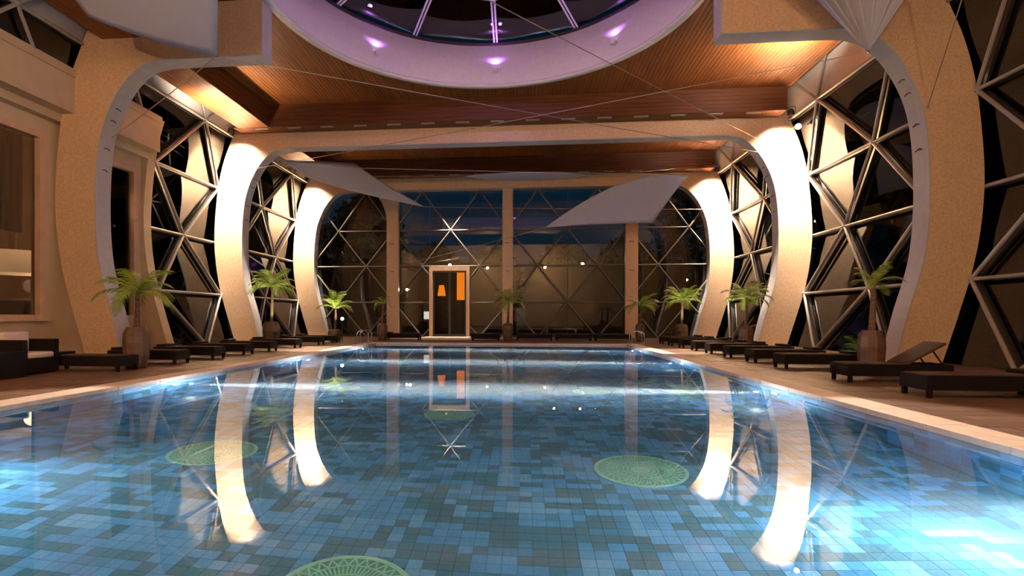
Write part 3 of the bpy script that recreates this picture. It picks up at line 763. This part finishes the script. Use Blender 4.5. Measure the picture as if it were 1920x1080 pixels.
# S5 middle
sail('thin pale shade sail seen edge-on under the farthest wooden beam',
     coons(quad((-1.62, 23.0, 7.04), (0.9, 22.4, 7.12), (3.77, 23.0, 6.96)), quad((-1.62, 23.0, 7.04), (0.6, 24.6, 6.98), (3.77, 23.0, 6.96)), quad((-1.62, 23.0, 7.04), (-1.62, 23.0, 7.04)), quad((3.77, 23.0, 6.96), (3.77, 23.0, 6.96))), 18, 8, (-1.62, 23.0, 7.04))
# cables
def cable(a, b, label):
    a, b = Vector(a), Vector(b); t = tag(empty('cable', a), label, 'cable')
    bm = B(); pts = []
    for k in range(13):
        u = k/12; p = (b-a)*u; p.z -= 0.10*math.sin(PI*u)*0.3; pts.append(p)
    tube(bm, pts, 0.011, 5); obj('strand', bm, M['cable'], t)
    bm = B(); bmesh.ops.create_icosphere(bm, subdivisions=1, radius=0.025); obj('shackle', bm, M['chrome'], t)
cable((8.23, 12.2, 6.63), (-9.2, 19.6, 6.6), 'thin steel cable from the pleated sail to the left of the second arch')
cable((-5.91, 11.6, 6.87), (9.2, 19.6, 6.7), 'thin steel cable from the upper left sail to the second arch on the right')
cable((-5.91, 11.6, 6.87), (-9.6, 13.0, 5.6), 'thin steel cable from the upper left sail down to the nearest arch')
cable((7.41, 22.0, 6.62), (-8.8, 20.3, 6.9), 'thin steel cable from the right sail to the second arch on the left')
cable((-3.68, 25.0, 6.16), (9.4, 26.9, 6.2), 'thin steel cable from the far left sail to the farthest arch')
cable((1.89, 24.8, 5.08), (-5.4, 26.95, 3.6), 'thin steel cable from the right sail tip to the column by the door')
cable((9.75, 12.7, 5.6), (8.0, 8.2, 8.6), 'thin steel cable crossing the nearest arch on the right')
cable((-4.2, 8.6, 8.7), (9.0, 19.6, 7.2), 'thin steel cable crossing the skylight towards the right')

cable((-1.62, 23.0, 7.04), (-7.9, 26.2, 8.0), 'thin steel cable holding the left tip of the edge-on sail to the beam')
cable((3.77, 23.0, 6.96), (8.0, 26.2, 8.0), 'thin steel cable holding the right tip of the edge-on sail to the beam')
def ground_spot(x, y, z, label):
    t = tag(empty('added_palm_spot', (x, y, 0)), label, 'lamp')  # made-up fixture to go with each added palm fill spot
    bm = B(); tube(bm, [(0, 0, 0), (0, 0, z-0.08)], 0.015, 6); obj('stake', bm, M['bezel'], t)
    bm = B(); lathe(bm, [(0.05, z-0.10), (0.06, z-0.02), (0.055, z-0.02), (0.03, z-0.07)], 12, cap=False); obj('housing', bm, M['bezel'], t)
ground_spot(-7.35, 17.5, 0.5, 'added stake spotlight lighting the palm by the left leg of the second arch'); ground_spot(-6.4, 21.1, 0.5, 'added stake spotlight lighting the palm at the far left pool corner')
ground_spot(6.9, 21.5, 0.5, 'added stake spotlight lighting the palm at the far right'); ground_spot(7.42, 17.7, 0.4, 'added stake spotlight lighting the palm by the right leg of the second arch')
# ------------------------------------------------------------------ floodlights
def flood(loc, tgt, label, glow='lampglow'):
    t = tag(empty('floodlight', loc), label, 'lamp', 'floodlights at the arch shoulders')
    dvec = (Vector(tgt)-Vector(loc)).normalized(); t.rotation_euler = dvec.to_track_quat('-Z', 'Y').to_euler()
    bm = B(); lathe(bm, [(0.05, 0.20), (0.10, 0.12), (0.11, 0.0), (0.10, 0.0), (0.09, 0.03)], 16, cap=False); obj('housing', bm, M['bezel'], t)
    bm = B(); lathe(bm, [(0.088, 0.03), (0.02, 0.035)], 16); obj('lens', bm, M[glow], t)
    bm = B(); tube(bm, [(-0.12, 0, 0.1), (-0.12, 0, 0.26), (0.12, 0, 0.26), (0.12, 0, 0.1)], 0.012, 6); obj('bracket', bm, M['bezel'], t)
for A, nm in ((A2, 'second'), (A3, 'farthest')):
    for s, sd in ((-1, 'left'), (1, 'right')):
        flood((s*9.87, A-0.72, 7.80), (s*10.3, A+0.2, 3.6), 'small black floodlight at the %s shoulder of the %s arch' % (sd, nm))
flood((10.16, 19.2, 7.45), (9.0, 14.0, 6.0), 'small bright round spotlight on the glazing beside the right shoulder of the second arch')

# ------------------------------------------------------------------ loungers
LW, LL, LH = 0.50, 1.52, 0.285
def lounger(raised=False):
    t = empty('sun_lounger'); tag(t, '', 'sun lounger', 'sun loungers round the pool')
    # foot end at x=0, head towards +x
    bm = B(); z0, z1 = 0.10, LH
    box(bm, (0, -LW/2, z0), (LL, -LW/2+0.03, z1)); box(bm, (0, LW/2-0.03, z0), (LL, LW/2, z1)); box(bm, (0, -LW/2+0.03, z0), (0.03, LW/2-0.03, z1)); box(bm, (LL-0.03, -LW/2+0.03, z0), (LL, LW/2-0.03, z1))
    obj('frame', bm, M['rattan'], t)
    for x in (0.02, LL-0.08):
        for s in (-1, 1):
            bm = B(); y = s*(LW/2-0.028); box(bm, (x, y-0.025, 0), (x+0.05, y+0.025, z0+0.01)); obj('leg', bm, M['rattan'], t)
    xb = 0.88
    bm = B(); box(bm, (0.035, -LW/2+0.035, z1-0.03), (xb, LW/2-0.035, z1+0.012), bev=0.008); obj('seat', bm, M['mesh'], t)
    if raised:
        a = math.radians(30); L_ = LL-xb
        bm = B(); prism(bm, [(0, -LW/2+0.02, 0), (L_, -LW/2+0.02, 0), (L_, -LW/2+0.02, 0.035), (0, -LW/2+0.02, 0.035)], (0, LW-0.04, 0)); o = obj('backrest', bm, M['mesh'], t)
        o.location = (xb, 0, z1-0.01); o.rotation_euler = (0, -a, 0)
        for s in (-1, 1):
            bm = B(); tube(bm, [(xb+0.38, s*0.2, z1+0.2), (xb+0.55, s*0.2, z1-0.05)], 0.012, 6); obj('prop_strut', bm, M['rattan'], t)
    else:
        bm = B(); box(bm, (xb+0.01, -LW/2+0.035, z1-0.03), (LL-0.035, LW/2-0.035, z1+0.012), bev=0.008); obj('backrest', bm, M['mesh'], t)
        bm = B(); box(bm, (LL-0.26, -LW/2+0.03, z1+0.012), (LL-0.04, LW/2-0.03, z1+0.062), bev=0.02); obj('headrest', bm, M['rattan'], t)
    return t
proto = lounger(); protoR = lounger(True)
RY = [7.48, 9.14, 11.30, 12.75, 14.2, 15.65, 17.0, 18.4, 19.8, 21.1]
LY = [9.36, 10.95, 12.35, 13.75, 15.15, 16.9, 18.9, 20.3]
ordn = ['nearest', 'second nearest', 'third nearest', 'fourth nearest', 'fifth nearest', 'sixth nearest', 'seventh nearest', 'eighth nearest', 'ninth nearest', 'farthest']
for i, y in enumerate(RY):
    lab = 'dark rattan sun lounger, %s in the row on the right deck' % ordn[i]
    if i == 0: o = proto; o.location = (6.0, y, 0); o['label'] = lab
    elif i == 1: o = protoR; o.location = (6.0, y, 0); o['label'] = 'dark rattan sun lounger with raised backrest at the foot of the nearest arch'
    else: dup(proto, (6.02+0.01*i, y, 0), R.uniform(-0.02, 0.02), lab)
for i, y in enumerate(LY):
    lab = 'dark rattan sun lounger, %s in the row on the left deck' % (ordn[i] if i < len(LY)-1 else 'farthest')
    dup(proto, (-6.28, y, 0), PI+R.uniform(-0.02, 0.02), lab)
for x, lab in ((-3.58, 'dark lounger lengthwise on the far deck, before the left column'), (2.15, 'dark lounger lengthwise on the far deck, just right of the middle column'), (3.8, 'dark lounger lengthwise on the far deck, second from the middle column'), (5.45, 'dark lounger lengthwise on the far deck, before the right column')):
    dup(proto, (x, 23.4, 0), PI, lab)
t = tag(empty('bench', (-0.7, 23.3, 0)), 'low dark bench with a pale metal rim between door and middle column', 'bench')
bm = B(); box(bm, (-0.6, -0.25, 0.07), (0.6, 0.25, 0.30), bev=0.01); obj('seat', bm, M['rattan'], t)
bm = B(); tube(bm, [(-0.6, -0.26, 0.31), (0.62, -0.26, 0.31), (0.64, -0.26, 0.2), (0.62, -0.26, 0.0)], 0.012, 6); obj('metal_rim', bm, M['chrome'], t)
for sx_ in (-1, 1):
    for sy_ in (-1, 1):
        bm = B(); box(bm, (sx_*0.55-0.03, sy_*0.2-0.03, 0), (sx_*0.55+0.03, sy_*0.2+0.03, 0.08)); obj('leg', bm, M['rattan'], t)

# ------------------------------------------------------------------ armchair and table on the left
t = tag(empty('armchair', (-7.70, 8.70, 0)), 'dark cubic rattan armchair with cream seat and back cushions', 'armchair')
w = 0.36; dx = 0.30
bm = B(); box(bm, (-dx, -w+0.1, 0.03), (dx, w-0.1, 0.27), bev=0.008); obj('seat_box', bm, M['rattan'], t)
for s in (-1, 1):
    bm = B(); ya, yb = sorted((s*w, s*(w-0.1))); box(bm, (-dx, ya, 0.03), (dx, yb, 0.60), bev=0.008); obj('armrest', bm, M['rattan'], t)
bm = B(); box(bm, (-dx-0.09, -w, 0.03), (-dx, w, 0.60), bev=0.008); obj('backrest', bm, M['rattan'], t)
bm = B(); box(bm, (-dx+0.12, -w+0.105, 0.275), (dx+0.01, w-0.105, 0.38), bev=0.03); obj('seat_cushion', bm, M['cushion'], t, True)
bm = B(); box(bm, (-dx+0.005, -w+0.105, 0.34), (-dx+0.13, w-0.105, 0.73), bev=0.03); obj('back_cushion', bm, M['cushion'], t, True)
for sx_ in (-1, 1):
    for sy_ in (-1, 1):
        bm = B(); box(bm, (sx_*0.26-0.02, sy_*0.31-0.02, 0), (sx_*0.26+0.02, sy_*0.31+0.02, 0.035)); obj('foot', bm, M['chrome'], t)
t = tag(empty('side_table', (-7.48, 7.95, 0)), 'dark cubic rattan side table at the left edge beside the armchair', 'table')
bm = B(); box(bm, (-0.27, -0.25, 0.0), (0.27, 0.25, 0.40), bev=0.01); obj('body', bm, M['rattan'], t)
bm = B(); box(bm, (-0.28, -0.26, 0.40), (0.28, 0.26, 0.42), bev=0.006); obj('tabletop', bm, M['rattan'], t)

# ------------------------------------------------------------------ potted palms
def frond_mesh(L_, droop, seed):
    r = random.Random(seed); bm = B(); n_ = 15; pts = []
    for k in range(n_+1):
        u = k/n_; pts.append(Vector((L_*math.sin(u*1.25)/math.sin(1.25)*0.92, 0, L_*(0.55*u-droop*u*u))))
    tube(bm, pts, [0.010*(1-0.8*k/n_) for k in range(n_+1)], 4)
    for k in range(1, n_+1):
        for sub in (0, 0.5):
            u = min(1, (k-sub)/n_); i = min(int(u*n_), n_-1); p = pts[i]+(pts[i+1]-pts[i])*(u*n_-i); tg = (pts[i+1]-pts[i]).normalized()
            ll = L_*0.34*math.sin(PI*(0.12+0.82*u))*r.uniform(0.85, 1.1)
            for s in (-1, 1):
                dr = (Vector((0, s, 0))*0.80+tg*0.75+Vector((0, 0, -0.16+r.uniform(-0.12, 0.12)))).normalized()
                m_ = p+dr*ll*0.5; e_ = p+dr*ll+Vector((0, 0, -0.22*ll)); wv = tg*0.013
                v = [bm.verts.new(q_) for q_ in (p-wv*0.6, p+wv*0.6, m_+wv, m_-wv, e_)]
                bm.faces.new((v[0], v[1], v[2], v[3])); bm.faces.new((v[3], v[2], v[4]))
    me = bpy.data.meshes.new('frond'); bm.to_mesh(me); bm.free(); me.materials.append(M['leaf']); return me
FR = [frond_mesh(1, dr, i) for i, dr in enumerate((0.50, 0.62, 0.75, 0.88))]
def palm(x, y, label, pw=0.25, ph=0.80, trunk=0.75, spread=0.8, nf=16, up=0.0, seed=0, lean=0.03):
    r = random.Random(seed); t = tag(empty('potted_palm', (x, y, 0)), label, 'plant', 'potted palms on the pool deck')
    bm = B(); lathe(bm, [(pw*0.72, 0), (pw*0.95, ph*0.30), (pw*1.02, ph*0.62), (pw*0.96, ph*0.86), (pw*0.74, ph*0.98), (pw*0.70, ph), (pw*0.62, ph), (pw*0.62, ph*0.94)], 10, rot=0.2, cap=False)
    bm.faces.new([v for v in bm.verts if abs(v.co.z) < 1e-6][::-1]); obj('pot', bm, M['pot'], t)
    bm = B(); lathe(bm, [(pw*0.61, ph*0.90), (pw*0.61, ph*0.94)], 10, rot=0.2); obj('soil', bm, M['soil'], t)
    bm = B(); n_ = 10; top = ph+trunk
    tube(bm, [(lean*math.sin(k/n_*2), 0, ph*0.9+(trunk+ph*0.1)*k/n_) for k in range(n_+1)], [0.055*(1+0.12*(k % 2))*(1-0.35*k/n_) for k in range(n_+1)], 8); obj('trunk', bm, M['trunk'], t)
    tx = lean*math.sin(2)
    for k in range(nf):
        o = bpy.data.objects.new('frond', FR[min(3, int(k/nf*4))]); C.objects.link(o); o.parent = t
        o.location = (tx, 0, top-0.03+0.04*(1-k/nf)); sc = spread*r.uniform(0.85, 1.08); o.scale = (sc,)*3
        tilt = (-0.85+1.25*k/nf)+r.uniform(-0.1, 0.1)-up
        o.rotation_euler = (r.uniform(-0.2, 0.2), tilt*0.8, k*2.399+r.uniform(-0.2, 0.2))
palm(-6.57, 9.93, 'tall potted palm on the left deck with dark drooping fronds, before the nearest arch', 0.235, 0.80, 0.68, 0.80, 18, 0, 1)
palm(-7.75, 18.0, 'potted palm with bright yellow-green fronds beside the left leg of the second arch', 0.30, 0.84, 1.22, 0.86, 22, 0.15, 2)
palm(-6.75, 21.5, 'potted palm with upswept bright green fronds by the far left pool corner', 0.28, 0.50, 0.86, 0.86, 14, 0.65, 3)
palm(-5.15, 22.9, 'small dark potted palm before the column left of the door', 0.22, 0.75, 0.85, 0.5, 10, 0, 4)
palm(0.27, 22.7, 'dark potted palm before the middle column of the end wall', 0.23, 0.75, 0.95, 0.80, 16, 0, 5)
palm(5.72, 22.85, 'dark potted palm before the right column of the end wall', 0.2, 0.75, 0.75, 0.8, 14, 0, 6)
palm(7.14, 22.0, 'potted palm with lit green fronds at the far right, before the farthest arch', 0.24, 0.75, 0.95, 0.85, 18, 0.1, 7)
palm(7.85, 17.6, 'potted palm with yellow-green fronds beside the right leg of the second arch', 0.23, 0.74, 0.9, 0.76, 20, 0.1, 8)
palm(7.15, 10.25, 'potted palm in a tall brown pot on the right deck between two loungers', 0.21, 0.78, 0.85, 0.5, 9, 0.2, 9)

# ------------------------------------------------------------------ pool ladders
def ladder(x, y, rz, label):
    t = tag(empty('pool_ladder', (x, y, 0), rz), label, 'ladder')
    for s in (-1, 1):
        bm = B(); pts = [(0.30, s*0.2, 0.0)] + [(0.30-0.22+0.22*math.cos(a), s*0.2, 0.36+0.16*math.sin(a)) for a in [k/8*PI for k in range(9)]] + [(-0.14, s*0.2, -0.9)]
        tube(bm, pts, 0.018, 8); obj('handrail', bm, M['chrome'], t)
    for z in (-0.25, -0.5, -0.75):
        bm = B(); box(bm, (-0.17, -0.2, z), (-0.09, 0.2, z+0.02)); obj('step', bm, M['chrome'], t)
ladder(-PX-0.12, 19.6, PI, 'chrome pool ladder at the far left corner of the pool')
ladder(PX+0.12, 19.6, 0, 'chrome pool ladder at the far right corner of the pool')

# ------------------------------------------------------------------ outside
gd = struct(empty('ground'))
bm = B(); box(bm, (-60, -20, -0.6), (-HX, 80, -0.08)); box(bm, (HX, -20, -0.6), (60, 80, -0.08)); box(bm, (-HX, A3+1.2, -0.6), (HX, 80, -0.08)); obj('earth', bm, M['ground'], gd)
def gwall(nm, a, b, label, m='garden'):
    t = tag(empty(nm, ((a[0]+b[0])/2, (a[1]+b[1])/2, a[2])), label, 'wall'); c_ = Vector(t.location)
    bm = B(); box(bm, Vector(a)-c_, Vector(b)-c_); obj('wall_body', bm, M[m], t)
    bm = B(); box(bm, (a[0]-0.05-c_.x, a[1]-0.05-c_.y, b[2]-c_.z), (b[0]+0.05-c_.x, b[1]+0.05-c_.y, b[2]+0.07-c_.z)); obj('wall_cap', bm, M[m], t)
gwall('garden_wall', (-17.5, 17.0, -0.08), (-17.2, 34, 1.5), 'pale garden wall outside the left glazing')
gwall('garden_wall', (17.2, 4.0, -0.08), (17.5, 34, 1.4), 'pale garden wall outside the right glazing')
gwall('terrace_wall', (1.0, 34.0, -0.08), (12.0, 34.4, 4.1), 'dark terrace wall beyond the right half of the end wall')
gwall('terrace_slab', (1.0, 34.45, -0.08), (12.0, 37.0, 3.83), 'dark planted terrace behind the terrace wall')
gwall('annex_wall', (-13.0, 36.0, -0.08), (0.4, 36.4, 4.6), 'dark annex wall beyond the door')
def bush(x, y, z, sc, label, seed):
    t = tag(empty('shrub', (x, y, z)), label, 'plant', 'shrubs outside the glass')
    r = random.Random(seed); Vv = []; Ff = []
    for k in range(420):
        th = r.uniform(0, 2*PI); ph_ = math.acos(r.uniform(-0.2, 1)); rr = r.uniform(0.7, 1.0)
        p = Vector((math.sin(ph_)*math.cos(th)*rr, math.sin(ph_)*math.sin(th)*rr, math.cos(ph_)*rr*0.9+0.35))
        a = Vector((r.uniform(-1, 1), r.uniform(-1, 1), r.uniform(-1, 1))).normalized(); b = a.orthogonal().normalized(); n_ = len(Vv)
        Vv += [p, p+a*0.10+b*0.04, p+a*0.2, p+a*0.10-b*0.04]; Ff.append((n_, n_+1, n_+2, n_+3))
    me = bpy.data.meshes.new('foliage'); me.from_pydata(Vv, [], Ff); o = link('foliage', me, M['leafdark'], t); o.scale = (sc, sc, sc); o['kind'] = 'stuff'
    bm = B(); tube(bm, [(0, 0, 0), (0.02, 0, sc*0.9)], [0.04*sc, 0.02*sc], 6); obj('stem', bm, M['trunk'], t)
bl = [(-13.2, 18.6, 1.0, 'round shrub outside the left glazing behind the second arch'), (-12.9, 21.5, 0.85, 'second shrub outside the left glazing, farther along'), (-14.5, 24, 1.2, 'large shrub outside the far left glazing'),
      (13.2, 13.2, 0.9, 'shrub outside the right glazing behind the loungers'), (13.5, 18.2, 1.1, 'round shrub outside the right glazing near the second arch'), (13.0, 9.6, 0.8, 'shrub at the right edge beside the garden lamp'), (14.0, 24, 1.2, 'large shrub outside the far right glazing')]
for i, (x, y, s_, lb) in enumerate(bl): bush(x, y, -0.08, s_, lb, 20+i)
for i, (x, lb) in enumerate(((1.9, 'leftmost lit shrub on the terrace wall'), (3.75, 'second lit shrub on the terrace wall'), (5.6, 'third lit shrub on the terrace wall'), (7.6, 'fourth lit shrub on the terrace wall'), (9.4, 'rightmost lit shrub on the terrace wall'))): bush(x, 35.5, 3.9, 0.85, lb, 40+i)
bm = None
for x in (2.8, 4.4, 5.3): light('terrace_light', 'POINT', (x, 34.2, 4.6), 14, (1, .85, .5), None, 0.06)
def glamp(loc, label, power, post=0.5, r_=0.09):
    t = tag(empty('garden_lamp', (loc[0], loc[1], -0.08)), label, 'lamp')
    bm = B(); lathe(bm, [(0.05, 0), (0.035, 0.03), (0.03, loc[2]-0.02+0.08)], 10); obj('post', bm, M['bezel'], t)
    bm = B(); bmesh.ops.create_icosphere(bm, subdivisions=2, radius=r_, matrix=Matrix.Translation((0, 0, loc[2]+0.08+r_*0.8))); obj('globe', bm, M['gardenglow'], t, True)
    light('garden_light', 'POINT', (loc[0], loc[1], loc[2]+r_*3.2), power, (1, .85, .55), None, 0.06)
glamp((-11.8, 17.4, 1.0), 'glowing garden lamp outside the left glazing', 30)
glamp((12.6, 14.4, 0.55), 'glowing garden lamp outside, right of the nearest arch', 20)
glamp((13.2, 17.6, 0.9), 'garden lamp outside behind the shrub at the right', 8, r_=0.05)
# white posts outside on the right
for x, y, h_, lb in ((12.4, 14.9, 1.5, 'thin white post with a crossbar outside, right of the nearest arch'), (13.0, 19.6, 1.5, 'thin white post with a crossbar outside, between first and second arch')):
    t = tag(empty('garden_post', (x, y, -0.08)), lb, 'post')
    bm = B(); box(bm, (-0.035, -0.035, 0), (0.035, 0.035, h_), bev=0.005); obj('upright', bm, M['white'], t)
    bm = B(); box(bm, (-0.35, -0.02, h_*0.62), (-0.035, 0.02, h_*0.62+0.05)); obj('crossbar', bm, M['white'], t)
def tree(x, y, h, r0, label, seed):
    t = tag(empty('tree', (x, y, -0.08)), label, 'tree')
    r = random.Random(seed); Vv = []; Ff = []
    for k in range(3000):
        u = r.random()**0.8; th = r.uniform(0, 2*PI); rad = r0*math.sqrt(max(0, 1-(2*u-1)**2))*r.uniform(0.55, 1.0)
        p = Vector((rad*math.cos(th), rad*math.sin(th), h*(0.12+0.88*u))); a = Vector((r.uniform(-1, 1), r.uniform(-1, 1), r.uniform(-1, 1))).normalized(); b = a.orthogonal().normalized(); n_ = len(Vv)
        q_ = 0.6; Vv += [p, p+a*q_*0.5+b*q_*0.28, p+a*q_, p+a*q_*0.5-b*q_*0.28]; Ff.append((n_, n_+1, n_+2, n_+3))
    me = bpy.data.meshes.new('foliage'); me.from_pydata(Vv, [], Ff); o = link('foliage', me, M['leafdark'], t); o['kind'] = 'stuff'
    bm = B(); tube(bm, [(0, 0, 0), (0.05, 0, h*0.4), (0, 0, h*0.85)], [0.18, 0.13, 0.05], 8); obj('trunk', bm, M['trunk'], t)
for i, (x, y, h, r0, lb) in enumerate(((-17.5, 40, 11, 3.6, 'tall dark tree outside beyond the left bay of the end wall'), (-11.5, 42, 10.5, 3.2, 'dark tree outside just left of the door bay'),
    (13.5, 39, 11, 3.6, 'tall dark tree outside beyond the right bay of the end wall'), (19.5, 38, 11, 3.4, 'dark tree outside at the far right behind the farthest arch'),
    (19.5, 24, 9, 2.8, 'dark tree outside the right glazing beyond the garden wall'), (-20.5, 26, 9, 2.8, 'dark tree outside the left glazing beyond the garden wall'), (20, 13, 8, 2.6, 'dark tree outside at the right edge beyond the garden wall'),
    (-6.3, 43, 6.6, 2.4, 'lower dark tree beyond the door'), (-1.5, 44, 6.4, 2.4, 'lower dark tree beyond the middle column'), (4.0, 45, 6.8, 2.6, 'lower dark tree beyond the terrace wall'), (9.0, 44, 7.2, 2.6, 'dark tree beyond the right end of the terrace wall'))): tree(x, y, h, r0, lb, 60+i)
# lobby beyond the door
t = tag(empty('light_panel', (-2.72, 31.0, 2.0)), 'tall glowing orange light panel beyond the door', 'lamp')
bm = B(); box(bm, (-0.22, 0, 0), (0.22, 0.06, 1.6)); obj('lit_face', bm, M['panelglow'], t)
bm = B(); box(bm, (-0.26, 0.06, -0.04), (0.26, 0.12, 1.64)); obj('surround', bm, M['frame'], t)
bm = B(); box(bm, (-0.05, 0.07, -2.08), (0.05, 0.11, -0.04)); obj('post', bm, M['frame'], t)
t = tag(empty('floor_lamp', (-3.75, 30.5, -0.08)), 'floor lamp with an orange shade beyond the door', 'lamp')
bm = B(); lathe(bm, [(0.24, 2.3), (0.14, 2.9)], 20, cap=False); obj('lamp_shade', bm, M['panelglow'], t)
bm = B(); tube(bm, [(0, 0, 0.03), (0, 0, 2.6)], 0.02, 8); obj('pole', bm, M['bezel'], t)
bm = B(); lathe(bm, [(0.2, 0), (0.2, 0.03)], 20); obj('base', bm, M['bezel'], t)
t = tag(empty('lantern', (-4.19, 28.2, -0.08)), 'small square white lantern on a post left of the door', 'lamp')
bm = B(); box(bm, (-0.13, -0.1, 0.98), (0.13, 0.1, 1.38), bev=0.01); obj('lit_box', bm, M['whiteglow'], t)
bm = B(); tube(bm, [(0, 0, 0), (0, 0, 0.98)], 0.025, 8); obj('post', bm, M['bezel'], t)
t = tag(empty('wall_lamp', (-5.2, 28.0, 2.45)), 'bright star-like lamp on a post beside the left column', 'lamp')
bm = B(); bmesh.ops.create_icosphere(bm, subdivisions=2, radius=0.07); obj('bulb', bm, M['lampglow'], t)
bm = B(); tube(bm, [(0, 0.05, -2.53), (0, 0.05, -0.05)], 0.02, 8); obj('post', bm, M['bezel'], t)
light('entrance_light', 'POINT', (-5.0, 27.9, 2.45), 25, WARM, None, 0.07)
light('entrance_light', 'SPOT', (-2.7, 26.72, 7.3), 4500, HOT, (-2.7, 26.95, 0), 0.05, 56, 0.8)
t = tag(empty('deck_lamp', (-6.65, 22.1, 0)), 'small bright deck lamp behind the far left palm pot', 'lamp')
bm = B(); tube(bm, [(0, 0, 0), (0, 0, 0.88)], 0.02, 8); obj('post', bm, M['bezel'], t)
bm = B(); bmesh.ops.create_icosphere(bm, subdivisions=2, radius=0.07, matrix=Matrix.Translation((0, 0, 0.93))); obj('globe', bm, M['gardenglow'], t)
